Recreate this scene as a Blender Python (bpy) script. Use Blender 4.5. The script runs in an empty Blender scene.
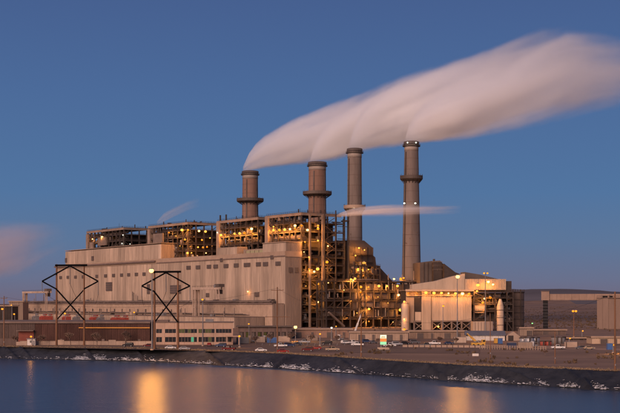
import bpy, bmesh, math, random
from mathutils import Vector, Matrix, noise as mnoise

# ------------------------------------------------------------------ camera, sky, sun, exposure
scene = bpy.context.scene
COL = scene.collection
R = math.radians
FPX = 620 * 70 / 36          # focal length in photo pixels
HZ = 303.0                   # horizon row in the photo
CAMH = 19.0                  # camera height above the plant ground (z = 0)
WATER = -4.4

cam_d = bpy.data.cameras.new('camera')
cam_d.lens = 70; cam_d.sensor_width = 36
cam_d.shift_y = (HZ - 206.5) / 620
cam_d.clip_start = 1; cam_d.clip_end = 40000
cam = bpy.data.objects.new('camera', cam_d); COL.objects.link(cam)
cam.location = (0, 0, CAMH); cam.rotation_euler = (R(90), 0, 0)
scene.camera = cam

SUN_AZ = R(206)              # clockwise from +Y: behind the camera, to the left
SUN_EL = R(22)
world = bpy.data.worlds.new('World'); scene.world = world; world.use_nodes = True
wn = world.node_tree; wn.nodes.clear()
sky = wn.nodes.new('ShaderNodeTexSky'); sky.sky_type = 'NISHITA'; sky.sun_disc = False
sky.sun_elevation = R(1.2); sky.sun_rotation = SUN_AZ; sky.altitude = 2000
sky.air_density = 1.0; sky.dust_density = 0.6; sky.ozone_density = 2.5
def lin(c):
    return tuple((v / 255 / 12.92) if v / 255 <= 0.04045 else ((v / 255 + 0.055) / 1.055) ** 2.4 for v in c) + (1.0,)
# dusk sky away from the sunset: rose-grey at the horizon, blue above, darker overhead; the sunset glow behind the camera is the Sky Texture
tc = wn.nodes.new('ShaderNodeTexCoord'); sep = wn.nodes.new('ShaderNodeSeparateXYZ'); wn.links.new(tc.outputs['Generated'], sep.inputs[0])
rp = wn.nodes.new('ShaderNodeValToRGB'); els = rp.color_ramp.elements
stops = [(0.0, (112, 104, 124)), (0.02, (105, 113, 141)), (0.05, (93, 118, 153)), (0.09, (82, 117, 160)), (0.17, (76, 107, 154)), (0.25, (70, 95, 143)), (1.0, (38, 54, 92))]
els[0].position = 0.0; els[0].color = lin(stops[0][1]); els[1].position = 1.0; els[1].color = lin(stops[-1][1])
for p_, c_ in stops[1:-1]:
    e_ = els.new(p_); e_.color = lin(c_)
wn.links.new(sep.outputs['Z'], rp.inputs[0])
dt = wn.nodes.new('ShaderNodeVectorMath'); dt.operation = 'DOT_PRODUCT'; wn.links.new(tc.outputs['Generated'], dt.inputs[0])
dt.inputs[1].default_value = (math.sin(SUN_AZ), math.cos(SUN_AZ), 0)
mrw = wn.nodes.new('ShaderNodeMapRange'); mrw.interpolation_type = 'SMOOTHSTEP'; mrw.inputs[1].default_value = 0.0; mrw.inputs[2].default_value = 1.0
mrw.inputs[3].default_value = 0.0; mrw.inputs[4].default_value = 0.10
wn.links.new(dt.outputs['Value'], mrw.inputs[0])
bg = wn.nodes.new('ShaderNodeBackground'); wn.links.new(sky.outputs[0], bg.inputs['Color']); wn.links.new(mrw.outputs[0], bg.inputs['Strength'])
bg2 = wn.nodes.new('ShaderNodeBackground'); wn.links.new(rp.outputs[0], bg2.inputs['Color'])
ad = wn.nodes.new('ShaderNodeAddShader'); wn.links.new(bg.outputs[0], ad.inputs[0]); wn.links.new(bg2.outputs[0], ad.inputs[1])
wo = wn.nodes.new('ShaderNodeOutputWorld'); wn.links.new(ad.outputs[0], wo.inputs['Surface'])

sun_d = bpy.data.lights.new('sun', 'SUN'); sun_d.energy = 3.5; sun_d.angle = R(45); sun_d.color = (1.0, 0.64, 0.475)
sun = bpy.data.objects.new('sun', sun_d); COL.objects.link(sun)
sd = Vector((math.sin(SUN_AZ) * math.cos(SUN_EL), math.cos(SUN_AZ) * math.cos(SUN_EL), math.sin(SUN_EL)))
sun.rotation_euler = sd.to_track_quat('Z', 'Y').to_euler()

vs = scene.view_settings
scene.display_settings.display_device = 'sRGB'
vs.view_transform = 'Standard'; vs.look = 'None'; vs.gamma = 1.0; vs.use_curve_mapping = False
vs.exposure = 0.0
cy = scene.cycles
cy.use_denoising = True
cy.max_bounces = 12; cy.diffuse_bounces = 2; cy.glossy_bounces = 3; cy.transmission_bounces = 2
cy.volume_bounces = 10; cy.transparent_max_bounces = 16
cy.volume_step_rate = 1.0; cy.volume_max_steps = 256
cy.sample_clamp_indirect = 2.5; cy.sample_clamp_direct = 12.0
cy.caustics_reflective = False; cy.caustics_refractive = False

rng = random.Random(7)

# ------------------------------------------------------------------ pixel -> place
def at(px, py, d):
    return Vector(((px - 310) / FPX * d, d, CAMH + (HZ - py) / FPX * d))
def gp(px, py, z=0.0):
    d = (CAMH - z) * FPX / (py - HZ)
    return Vector(((px - 310) / FPX * d, d, z))
UX, UY = 0.587, -0.81
n_ = math.hypot(UX, UY); UX /= n_; UY /= n_
C0 = Vector((-19.0, 927.0, 0))
ROW = math.atan2(UY, UX)
def row(x, y, z=0.0):        # plant grid: x to the right along the row of units, y behind the facade
    return Vector((C0.x + x * UX - y * UY, C0.y + x * UY + y * UX, z))
def on_row_y(px, py, y):     # photo pixel on the plane y of the plant grid
    r = (px - 310) / FPX
    # C0.x + x*UX - y*UY = r*(C0.y + x*UY + y*UX)
    x = (r * (C0.y + y * UX) - C0.x + y * UY) / (UX - r * UY)
    p = row(x, y); p.z = CAMH + (HZ - py) / FPX * p.y
    return p
def on_row_x(px, py, x):
    r = (px - 310) / FPX
    y = (r * (C0.y + x * UY) - C0.x - x * UX) / (-UY - r * UX)
    p = row(x, y); p.z = CAMH + (HZ - py) / FPX * p.y
    return p

# ------------------------------------------------------------------ materials
MATS = {}
def mat(name, c, rough=0.8, var=0.25, scale=0.15, stretch=(1, 1, 1), metal=0.0, bump=0.0, bscale=2.0, c2=None, objvar=0.0, spec=0.3):
    if name in MATS: return MATS[name]
    m = bpy.data.materials.new(name); m.use_nodes = True; MATS[name] = m
    nt = m.node_tree; b = nt.nodes['Principled BSDF']; L = nt.links.new
    b.inputs['Roughness'].default_value = rough; b.inputs['Metallic'].default_value = metal
    b.inputs['Specular IOR Level'].default_value = spec
    geo = nt.nodes.new('ShaderNodeNewGeometry')
    mp = nt.nodes.new('ShaderNodeMapping'); mp.inputs['Scale'].default_value = stretch
    L(geo.outputs['Position'], mp.inputs['Vector'])
    nz = nt.nodes.new('ShaderNodeTexNoise'); nz.inputs['Scale'].default_value = scale
    nz.inputs['Detail'].default_value = 6; nz.inputs['Roughness'].default_value = 0.65
    L(mp.outputs[0], nz.inputs['Vector'])
    cr = nt.nodes.new('ShaderNodeValToRGB')
    lo = c2 if c2 else tuple(v * (1 - var) for v in c)
    hi = c if c2 else tuple(min(1, v * (1 + var)) for v in c)
    cr.color_ramp.elements[0].position = 0.3; cr.color_ramp.elements[1].position = 0.7
    cr.color_ramp.elements[0].color = (*lo, 1); cr.color_ramp.elements[1].color = (*hi, 1)
    L(nz.outputs['Fac'], cr.inputs[0])
    out = cr.outputs[0]
    nb = nt.nodes.new('ShaderNodeTexNoise'); nb.inputs['Scale'].default_value = scale * 0.18; nb.inputs['Detail'].default_value = 3
    L(mp.outputs[0], nb.inputs['Vector'])
    mb = nt.nodes.new('ShaderNodeMapRange'); mb.inputs[1].default_value = 0.3; mb.inputs[2].default_value = 0.7; mb.inputs[3].default_value = 1 - var * .8; mb.inputs[4].default_value = 1 + var * .5
    L(nb.outputs['Fac'], mb.inputs[0])
    mv = nt.nodes.new('ShaderNodeVectorMath'); mv.operation = 'SCALE'; L(out, mv.inputs[0]); L(mb.outputs[0], mv.inputs['Scale']); out = mv.outputs[0]
    if objvar:
        oi = nt.nodes.new('ShaderNodeObjectInfo')
        mr = nt.nodes.new('ShaderNodeMapRange'); mr.inputs[3].default_value = 1 - objvar; mr.inputs[4].default_value = 1 + objvar
        L(oi.outputs['Random'], mr.inputs[0])
        mx = nt.nodes.new('ShaderNodeVectorMath'); mx.operation = 'SCALE'
        L(out, mx.inputs[0]); L(mr.outputs[0], mx.inputs['Scale']); out = mx.outputs[0]
    L(out, b.inputs['Base Color'])
    if bump:
        n2 = nt.nodes.new('ShaderNodeTexNoise'); n2.inputs['Scale'].default_value = bscale; n2.inputs['Detail'].default_value = 4
        L(mp.outputs[0], n2.inputs['Vector'])
        bp = nt.nodes.new('ShaderNodeBump'); bp.inputs['Strength'].default_value = bump; bp.inputs['Distance'].default_value = 0.5
        L(n2.outputs['Fac'], bp.inputs['Height']); L(bp.outputs[0], b.inputs['Normal'])
    return m
def emit(name, c, s):
    if name in MATS: return MATS[name]
    m = bpy.data.materials.new(name); m.use_nodes = True; MATS[name] = m
    nt = m.node_tree; nt.nodes.clear()
    e = nt.nodes.new('ShaderNodeEmission'); e.inputs[0].default_value = (*c, 1); e.inputs[1].default_value = s
    o = nt.nodes.new('ShaderNodeOutputMaterial'); nt.links.new(e.outputs[0], o.inputs[0])
    return m

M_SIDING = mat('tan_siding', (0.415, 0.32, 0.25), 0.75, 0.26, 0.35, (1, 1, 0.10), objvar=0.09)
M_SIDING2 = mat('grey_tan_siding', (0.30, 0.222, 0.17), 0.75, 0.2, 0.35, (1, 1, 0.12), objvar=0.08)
M_TRIM = mat('tan_trim', (0.36, 0.255, 0.185), 0.7, 0.15, 0.2)
M_DARKTRIM = mat('brown_trim', (0.17, 0.12, 0.10), 0.7, 0.2, 0.2)
M_ROOF = mat('roof_gravel', (0.20, 0.145, 0.115), 0.95, 0.2, 0.3)
M_LOUVER = mat('louver_metal', (0.11, 0.085, 0.075), 0.6, 0.2, 0.5)
M_STEEL = mat('brown_steel', (0.058, 0.042, 0.034), 0.6, 0.3, 0.2)
M_STEEL_L = mat('tan_steel', (0.21, 0.155, 0.12), 0.6, 0.22, 0.2)
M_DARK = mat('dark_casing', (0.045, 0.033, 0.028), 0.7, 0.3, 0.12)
M_DECK = mat('deck_grating', (0.055, 0.042, 0.035), 0.8, 0.2, 0.3)
M_DUCT = mat('duct_plate', (0.105, 0.080, 0.066), 0.65, 0.25, 0.1, objvar=0.08)
M_PIPE = mat('pipe_lagging', (0.21, 0.16, 0.13), 0.5, 0.25, 0.3)
M_CONC = mat('chimney_concrete', (0.18, 0.142, 0.124), 0.85, 0.28, 0.16, (1, 1, 0.12), bump=0.1, bscale=0.8)
M_CONC2 = mat('chimney_band', (0.34, 0.285, 0.25), 0.85, 0.15, 0.2)
M_CONC3 = mat('chimney_dark_band', (0.10, 0.08, 0.075), 0.8, 0.25, 0.2)
M_WALLC = mat('pale_concrete', (0.42, 0.31, 0.235), 0.85, 0.15, 0.3)
M_BRICK = mat('maroon_siding', (0.105, 0.052, 0.042), 0.8, 0.22, 0.5, (1, 1, 0.3), objvar=0.12)
M_BRICK2 = mat('grey_brown_siding', (0.15, 0.105, 0.09), 0.8, 0.22, 0.5, (1, 1, 0.3), objvar=0.1)
M_GLASS = mat('dark_glass', (0.02, 0.02, 0.022), 0.12, 0.2, 0.5, spec=0.6)
M_WHITE = mat('white_paint', (0.62, 0.57, 0.52), 0.6, 0.12, 0.5)
M_GALV = mat('galvanised', (0.33, 0.33, 0.34), 0.45, 0.2, 0.6, metal=0.4)
M_WOOD = mat('pole_wood', (0.20, 0.10, 0.055), 0.9, 0.25, 0.8, (1, 1, 0.1))
M_BLACKST = mat('black_arm', (0.006, 0.006, 0.007), 0.9, 0.3, 0.5, spec=0.05)
M_RED = mat('red_paint', (0.34, 0.075, 0.055), 0.6, 0.2, 0.5)
M_YELLOW = mat('yellow_paint', (0.55, 0.30, 0.05), 0.5, 0.2, 0.5)
M_BLUE = mat('blue_paint', (0.05, 0.12, 0.30), 0.5, 0.2, 0.5)
M_TYRE = mat('tyre_rubber', (0.02, 0.02, 0.02), 0.9, 0.2, 1)
M_GREYM = mat('grey_metal', (0.20, 0.19, 0.19), 0.6, 0.2, 0.4)
M_LAMP = emit('sodium_glow', (1.0, 0.33, 0.02), 1.75)
M_LAMPB = emit('sodium_glow_bright', (1.0, 0.47, 0.10), 6.0)
M_LAMP2 = emit('sodium_glow_hot', (1.0, 0.42, 0.05), 3.0)
M_LAMP4 = emit('sodium_glow_white', (1.0, 0.52, 0.14), 6.0)
M_LAMP3 = emit('sodium_glow_dim', (1.0, 0.28, 0.015), 1.1)
M_LAMPW = emit('mercury_glow', (0.95, 1.0, 0.82), 3.0)
M_LAMPG = emit('green_glow', (0.35, 1.0, 0.30), 1.6)
M_WINLIT = emit('lit_window', (0.60, 0.48, 0.20), 0.16)
M_WINGRN = emit('lit_green_window', (0.20, 0.75, 0.40), 0.5)

# ------------------------------------------------------------------ mesh helpers
_cube = {}
def cube_mesh(m):
    if m.name not in _cube:
        me = bpy.data.meshes.new('block')
        bm = bmesh.new(); bmesh.ops.create_cube(bm, size=1.0); bm.to_mesh(me); bm.free()
        me.materials.append(m); _cube[m.name] = me
    return _cube[m.name]
_cyl = {}
def cyl_mesh(m, n=12, taper=1.0):
    k = (m.name, n, round(taper, 3))
    if k not in _cyl:
        me = bpy.data.meshes.new('drum')
        bm = bmesh.new(); bmesh.ops.create_cone(bm, cap_ends=True, segments=n, radius1=1.0, radius2=taper, depth=1.0)
        for f in bm.faces: f.smooth = len(f.verts) == 4
        bm.to_mesh(me); bm.free(); me.materials.append(m); _cyl[k] = me
    return _cyl[k]
def link(name, me, par=None):
    o = bpy.data.objects.new(name, me); COL.objects.link(o)
    if par is not None: o.parent = par
    return o
def box(name, par, m, c, s, rz=0.0):
    o = link(name, cube_mesh(m), par); o.location = c; o.scale = s
    if rz: o.rotation_euler = (0, 0, rz)
    return o
def boxb(name, par, m, x0, x1, y0, y1, z0, z1):
    return box(name, par, m, ((x0 + x1) / 2, (y0 + y1) / 2, (z0 + z1) / 2), (abs(x1 - x0), abs(y1 - y0), abs(z1 - z0)))
def bar(name, par, m, p, q, w, h=None):
    p = Vector(p); q = Vector(q); v = q - p
    o = link(name, cube_mesh(m), par); o.location = (p + q) / 2
    up = 'Y' if abs(v.z) < 0.95 * v.length else 'X'
    o.rotation_euler = v.to_track_quat('Z', up).to_euler(); o.scale = (w, h or w, v.length)
    return o
def cyl(name, par, m, p, q, r, n=12, taper=1.0):
    p = Vector(p); q = Vector(q); v = q - p
    o = link(name, cyl_mesh(m, n, taper), par); o.location = (p + q) / 2
    o.rotation_euler = v.to_track_quat('Z', 'X' if abs(v.z) > 0.95 * v.length else 'Y').to_euler(); o.scale = (r, r, v.length)
    return o
def meshobj(name, par, m, verts, faces, smooth=False):
    me = bpy.data.meshes.new(name); me.from_pydata([tuple(v) for v in verts], [], faces); me.update()
    if smooth:
        for p in me.polygons: p.use_smooth = True
    me.materials.append(m)
    return link(name, me, par)
def prism(name, par, m, prof, y0, y1):      # profile in x,z extruded along y (counter-clockwise seen from -y)
    n = len(prof)
    v = [(x, y0, z) for x, z in prof] + [(x, y1, z) for x, z in prof]
    f = [list(range(n)), list(range(2 * n - 1, n - 1, -1))] + [[i, i + n, (i + 1) % n + n, (i + 1) % n] for i in range(n)]
    return meshobj(name, par, m, v, f)
def lathe(name, par, m, prof, n=40, smooth=True):
    v = []; f = []
    for r, z in prof:
        v += [(r * math.cos(2 * math.pi * i / n), r * math.sin(2 * math.pi * i / n), z) for i in range(n)]
    for k in range(len(prof) - 1):
        for i in range(n):
            j = (i + 1) % n
            f.append([k * n + i, k * n + j, (k + 1) * n + j, (k + 1) * n + i])
    return meshobj(name, par, m, v, f, smooth)
def tube_path(name, par, m, pts, r, n=5):
    v = []; f = []
    for k, p in enumerate(pts):
        p = Vector(p); t = (Vector(pts[min(k + 1, len(pts) - 1)]) - Vector(pts[max(k - 1, 0)])).normalized()
        a = t.cross(Vector((0, 0, 1)) if abs(t.z) < 0.9 else Vector((1, 0, 0))).normalized(); b = t.cross(a)
        v += [p + (a * math.cos(2 * math.pi * i / n) + b * math.sin(2 * math.pi * i / n)) * r for i in range(n)]
    for k in range(len(pts) - 1):
        for i in range(n):
            j = (i + 1) % n; f.append([k * n + i, k * n + j, (k + 1) * n + j, (k + 1) * n + i])
    return meshobj(name, par, m, v, f, True)
_rib = {}
def ribbed_mesh(m, w, h, ribs, d=0.28):
    k = (m.name, round(w, 2), round(h, 2), ribs)
    if k in _rib: return _rib[k]
    xs = []; p = w / ribs
    for i in range(ribs):
        x = -w / 2 + i * p
        xs += [(x, 0), (x + 0.62 * p, 0), (x + 0.68 * p, -d), (x + 0.94 * p, -d)]
    xs.append((w / 2, 0))
    v = [(x, y, 0) for x, y in xs] + [(x, y, h) for x, y in xs]
    n = len(xs); f = [[i, i + 1, i + 1 + n, i + n] for i in range(n - 1)]
    v += [(-w / 2, 0.3, 0), (w / 2, 0.3, 0), (w / 2, 0.3, h), (-w / 2, 0.3, h)]
    b = 2 * n
    f += [[b, 0, n, b + 3], [n - 1, b + 1, b + 2, 2 * n - 1], [b + 1, b, b + 3, b + 2]]
    f.append([b + 3] + list(range(n, 2 * n)) + [b + 2])
    f.append([b + 1] + list(range(n - 1, -1, -1)) + [b])
    me = bpy.data.meshes.new('panel'); me.from_pydata(v, [], f); me.update(); me.materials.append(m)
    _rib[k] = me; return me
def panels(par, m, p0, p1, z0, h, w=8.0, ribs=6, name='panel'):   # ribbed siding from p0 to p1 (left to right seen from outside)
    p0 = Vector((*p0, 0)); p1 = Vector((*p1, 0)); v = p1 - p0; n = max(1, round(v.length / w)); w = v.length / n
    ang = math.atan2(v.y, v.x)
    for i in range(n):
        o = link(name, ribbed_mesh(m, w - 0.12, h, ribs), par)
        o.location = p0 + v * ((i + 0.5) / n) + Vector((0, 0, z0)); o.rotation_euler = (0, 0, ang)
def railing(par, m, p, q, h=1.3, step=3.0, t=0.14, name='handrail'):
    p = Vector(p); q = Vector(q); v = q - p; n = max(1, int(v.length / step)); V = []; F = []
    def addbox(c, ax, s):
        ex = ax * s[0] / 2; ey = ax.cross(Vector((0, 0, 1))) * s[1] / 2; ez = Vector((0, 0, s[2] / 2)); b = len(V)
        for sz in (-1, 1):
            for sx, sy in ((-1, -1), (1, -1), (1, 1), (-1, 1)): V.append(c + ex * sx + ey * sy + ez * sz)
        F.extend([[b, b + 3, b + 2, b + 1], [b + 4, b + 5, b + 6, b + 7], [b, b + 1, b + 5, b + 4], [b + 1, b + 2, b + 6, b + 5], [b + 2, b + 3, b + 7, b + 6], [b + 3, b, b + 4, b + 7]])
    ax = v.normalized()
    for k in (0.5, 1.0): addbox(p + v / 2 + Vector((0, 0, h * k)), ax, (v.length, t, t))
    for i in range(n + 1): addbox(p + v * (i / n) + Vector((0, 0, h / 2 - 0.02)), ax, (t * 0.8, t * 0.8, h))
    return meshobj(name, par, m, V, F)

def thing(name, label, cat, loc=(0, 0, 0), rz=0.0, group=None):
    o = bpy.data.objects.new(name, None); COL.objects.link(o)
    o.location = loc; o.rotation_euler = (0, 0, rz); o['label'] = label; o['category'] = cat
    if group: o['group'] = group
    return o
def tag(o, label, cat, group=None):
    o['label'] = label; o['category'] = cat
    if group: o['group'] = group
    return o
def under(c, p):             # make c a sub-part of the part p without moving it
    c.parent = p; c.matrix_parent_inverse = p.matrix_basis.inverted(); return c
def struct(o): o['kind'] = 'structure'; return o
ORD = ['first', 'second', 'third', 'fourth', 'fifth', 'sixth', 'seventh', 'eighth', 'ninth', 'tenth', 'eleventh', 'twelfth', 'thirteenth', 'fourteenth', 'fifteenth', 'sixteenth']

# ================================================================== the setting
# shore: photo pixels of the crest of the liner and of the water's edge
crest_px = [(0, 347), (155, 349), (285, 354), (415, 362.5), (465, 365.5), (620, 371.5)]
edge_px = [(0, 358.5), (155, 361.5), (285, 369), (415, 378), (465, 381.5), (620, 391)]
CREST = [gp(*p) for p in crest_px]; EDGE = [gp(x, y, WATER) for x, y in edge_px]
def ext(L):
    a = L[0] + (L[0] - L[1]).normalized() * 900; b = L[-1] + (L[-1] - L[-2]).normalized() * 260
    a2 = a + Vector((-6000, 300, 0)); b2 = b + Vector((6500, -60, 0))
    return [a2, a] + L + [b, b2]
CREST = ext(CREST); EDGE = ext(EDGE)
def yat(L, x):
    for p, q in zip(L, L[1:]):
        if p.x <= x <= q.x: return p.y + (q.y - p.y) * (x - p.x) / (q.x - p.x)
    return L[0].y if x < L[0].x else L[-1].y
def smooth(a, b, t):
    t = max(0, min(1, (t - a) / (b - a))); return t * t * (3 - 2 * t)
def terrain(x, y):
    z = 0.25 * mnoise.noise(Vector((x * 0.03, y * 0.03, 0)))
    d = y
    k = smooth(1150, 2600, d)
    z += k * 16 * mnoise.fractal(Vector((x * 0.0011, y * 0.0011, 3)), 1.0, 2.0, 5)
    z += smooth(900, 1500, d) * smooth(140, 420, x) * 7 * (0.6 + mnoise.noise(Vector((x * 0.004, y * 0.004, 9))))
    rx = smooth(-1500, 600, x) * (1 - 0.45 * smooth(1500, 2600, x))
    z += rx * 104 * smooth(6200, 7600, d) * (1 + 0.08 * mnoise.fractal(Vector((x * 0.002, 0, 5)), 1.0, 2.0, 4))
    return z
xs = sorted(set([-7000, -5000, -3500, -2500, -1800, -1300, -1000, -800, -600, -450, -350] + list(range(-280, 300, 5)) + list(range(300, 700, 20)) + list(range(700, 3200, 60)) + [3500, 4500, 6000, 8000]))
ys = [0, 1.5, 3, 5, 8, 12] + list(range(16, 420, 6)) + list(range(420, 1200, 30)) + list(range(1200, 3000, 90)) + list(range(3000, 9000, 250)) + [10000, 13000, 18000]
V = []; F = []
for y in ys:
    for x in xs:
        yy = yat(CREST, x) + y
        b = smooth(0, 8, y) * (1 - smooth(8, 60, y)) * 0.0
        V.append((x, yy, terrain(x, yy) * smooth(0, 10, y) + b))
nx = len(xs)
for j in range(len(ys) - 1):
    for i in range(nx - 1):
        F.append([j * nx + i, j * nx + i + 1, (j + 1) * nx + i + 1, (j + 1) * nx + i])
M_GROUND = mat('dry_soil', (0.29, 0.19, 0.13), 0.95, 0.3, 0.045, c2=(0.155, 0.10, 0.07), bump=0.4, bscale=0.7, stretch=(.3, 1, 1))
g = struct(meshobj('ground', None, M_GROUND, V, F, True))
M_RIDGE = mat('haze_tinted_ridge', (0.13, 0.115, 0.12), 0.95, 0.3, 0.004, stretch=(.2, 1, 1))  # purple-grey base colour stands in for distance haze on the far ridge
g.data.materials.append(M_RIDGE)
for pl in g.data.polygons:
    if pl.center.y > 6300 and pl.center.z > 25: pl.material_index = 1
def gz(x, y):
    cyv = yat(CREST, x)
    return terrain(x, y) * smooth(0, 10, y - cyv)

# black liner on the bank
M_LINER = mat('black_liner', (0.034, 0.036, 0.042), 0.6, 0.4, 0.25, (1, 1, 1), bump=0.5, bscale=0.7, spec=0.18)
V = []; F = []; xs2 = [-900 + i * 60 for i in range(11)] + [-300 + i * 1.1 for i in range(640)] + [410 + i * 60 for i in range(12)]
nv = 16
FOLDS = [(-128, 9), (-121, 8), (-92, 7), (-70, 6), (-38, 9), (-10, -5), (12, 8), (38, 5), (42, -4), (60, 10), (74, 3), (76.5, -3), (95, 6)]
for x in xs2:
    yc = yat(CREST, x); ye = yat(EDGE, x)
    for k in range(nv):
        t = -0.06 + 1.4 * k / (nv - 1)
        y = yc + (ye - yc) * t; z = WATER * t if t > 0 else -0.35 * t
        if t > 0.02:
            z += 0.26 * mnoise.noise(Vector((x * 0.5 + t * 2, t * 1.1, 1))) + 0.28 * mnoise.noise(Vector((x * 0.09 + t * 0.8, t * 2, 7)))
            w = mnoise.noise(Vector((x * 0.33 + t * 1.4, 0, 20)))
            z += 0.55 * max(0, w - 0.28) * smooth(0, 0.2, t)
            for fx, fs in FOLDS: z += 1.05 * math.exp(-((x - fx - fs * (t - .5)) / 0.9) ** 2) * smooth(0, .15, t)
        V.append((x, y, z + 0.06))
for i in range(len(xs2) - 1):
    for k in range(nv - 1):
        a = i * nv + k; F.append([a, a + 1, a + nv + 1, a + nv])
struct(meshobj('pond_liner', None, M_LINER, V, F, True))

# snow and ice along the foot of the bank
M_SNOW = mat('dirty_snow', (0.80, 0.81, 0.84), 0.8, 0.2, 0.8)
V = []; F = []
r2 = random.Random(3)
for i in range(26000):
    x = r2.uniform(-200, 190)
    dens = smooth(-0.1, 0.5, mnoise.noise(Vector((x * 0.05, 4, 0))) + .5 * mnoise.noise(Vector((x * 0.3, 8, 0)))) * 1.0 + 0.05
    if x < -105: dens *= 0.25
    if r2.random() > dens: continue
    t = 1.0 - abs(r2.gauss(0, 0.17)) * (0.5 + dens) * 0.8
    if t < 0.35: continue
    yc = yat(CREST, x); ye = yat(EDGE, x)
    y = yc + (ye - yc) * t; z = WATER * t + 0.20
    L_ = min(1.0, r2.expovariate(1 / .22) + .06) * (0.3 + 0.9 * t); W_ = r2.uniform(0.1, 0.75); H_ = r2.uniform(0.02, 0.16)
    n = 6; b = len(V); a0 = r2.uniform(0, 6)
    for s, hz in ((1.0, 0.0), (0.72, 0.7), (0.3, 1.0)):
        for q in range(n):
            a = a0 + q * 2 * math.pi / n; rr = s * r2.uniform(0.7, 1.15)
            V.append((x + L_ * rr * math.cos(a) + 0.2 * W_ * rr * math.sin(a), y + W_ * rr * math.sin(a), z + H_ * hz - W_ * rr * math.sin(a) * 0.2))
    for s in range(2):
        for q in range(n):
            F.append([b + s * n + q, b + s * n + (q + 1) % n, b + (s + 1) * n + (q + 1) % n, b + (s + 1) * n + q])
    F.append([b + 2 * n + q for q in range(n)])
o = meshobj('snow', None, M_SNOW, V, F, True); o['kind'] = 'stuff'; tag(o, 'broken white snow and ice along the foot of the black bank', 'snow')

# water
mw = bpy.data.materials.new('water'); mw.use_nodes = True; nt = mw.node_tree; b = nt.nodes['Principled BSDF']; Lk = nt.links.new
b.inputs['Base Color'].default_value = (0.030, 0.045, 0.070, 1); b.inputs['Roughness'].default_value = 0.27; b.inputs['IOR'].default_value = 1.33
geo = nt.nodes.new('ShaderNodeNewGeometry')
hs = None
for sc_, st, dist in (((0.16, 0.55, 1), 0.8, 0.22), ((0.7, 2.2, 1), 0.7, 0.07), ((0.02, 0.06, 1), 0.2, 0.25)):
    mp = nt.nodes.new('ShaderNodeMapping'); mp.inputs['Scale'].default_value = sc_; Lk(geo.outputs['Position'], mp.inputs['Vector'])
    nz = nt.nodes.new('ShaderNodeTexNoise'); nz.inputs['Scale'].default_value = 1.0; nz.inputs['Detail'].default_value = 3; Lk(mp.outputs[0], nz.inputs['Vector'])
    bp = nt.nodes.new('ShaderNodeBump'); bp.inputs['Strength'].default_value = st; bp.inputs['Distance'].default_value = dist
    Lk(nz.outputs['Fac'], bp.inputs['Height'])
    if hs: Lk(hs, bp.inputs['Normal'])
    hs = bp.outputs[0]
Lk(hs, b.inputs['Normal'])
V = [(-7000, -2500, WATER), (8000, -2500, WATER)]; 
struct(meshobj('water', None, mw, [(-7000, -2500, WATER), (8000, -2500, WATER), (8000, 300, WATER), (190, 500, WATER), (-200, 640, WATER), (-1200, 1200, WATER), (-7000, 1600, WATER)], [[0, 1, 2, 3, 4, 5, 6]]))

# ================================================================== lamps
def lamp(p, label, kind='lamp', size=0.62, power=900, group=None, back=(0, 1.4, -0.5), m=None, col=(1.0, 0.37, 0.06), name='work_light', bracket=True):
    t = thing(name, label, 'lamp', p, 0, group)
    if m is None and name == 'work_light': m = rng.choice([M_LAMP, M_LAMP2, M_LAMP2, M_LAMP4, M_LAMP3]); size *= rng.choice([.6, .8, 1.0, 1.2])
    me = LENS.get((m or M_LAMP).name)
    if me is None:
        me = bpy.data.meshes.new('lens'); bm = bmesh.new(); bmesh.ops.create_icosphere(bm, subdivisions=2, radius=1.0)
        for v in bm.verts: v.co.z *= 0.85
        bm.to_mesh(me); bm.free(); me.materials.append(m or M_LAMP); LENS[(m or M_LAMP).name] = me
    o = link('lens', me, t); o.scale = (size, size, size)
    cyl('housing', t, M_GREYM, (0, 0, size * 0.62), (0, 0, size * 1.25), size * 0.95, 10, 0.55)
    if bracket: bar('bracket', t, M_STEEL, (0, 0, size * 1.1), back, 0.16)
    if power:
        ld = bpy.data.lights.new('lamp_light', 'POINT'); ld.energy = power; ld.color = col; ld.shadow_soft_size = 0.5
        l = bpy.data.objects.new('lamp_light', ld); COL.objects.link(l); l.parent = t
        l.location = (-0.35 * size, -1.5 * size, -1.5 * size)
    return t
LENS = {}
def street_lamp(base, h, label, power, size=0.8, m=None, heads=1, pm=None, r=0.28, col=(1.0, 0.40, 0.07), arm=1.5, glow=None):
    t = thing('lamp_post', label, 'lamp post', base, 0)
    cyl('pole', t, pm or M_GREYM, (0, 0, 0), (0, 0, h), r, 10, 0.6)
    cyl('base_plate', t, M_WALLC, (0, 0, 0), (0, 0, 0.5), r * 2, 10)
    for k in range(heads):
        x = (k - (heads - 1) / 2) * arm * 2 if heads > 1 else 0
        bar('arm', t, pm or M_GREYM, (0, 0, h - 0.3), (x, -1.6, h + 0.35), 0.14)
        box('lamp_head', t, M_GREYM, (x, -1.8, h + size * 0.62 + .1), (size * 1.3, size * 1.5, size * 0.3))
        key = (m or M_LAMP).name
        if key not in LENS:
            me = bpy.data.meshes.new('lens'); bm = bmesh.new(); bmesh.ops.create_icosphere(bm, subdivisions=2, radius=1.0)
            for v in bm.verts: v.co.z *= 0.85
            bm.to_mesh(me); bm.free(); me.materials.append(m or M_LAMP); LENS[key] = me
        o = link('lens', LENS[key], t); o.location = (x, -1.8, h + 0.05); o.scale = (size * .8,) * 3
        ld = bpy.data.lights.new('lamp_light', 'SPOT'); ld.energy = power; ld.color = col; ld.shadow_soft_size = 0.7; ld.spot_size = R(165); ld.spot_blend = .6
        l = bpy.data.objects.new('lamp_light', ld); COL.objects.link(l); l.parent = t; l.location = (x, -3.2, h - .6)
        l.rotation_euler = Vector((0, 1, .55)).to_track_quat('Z', 'Y').to_euler()
    return t
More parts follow.
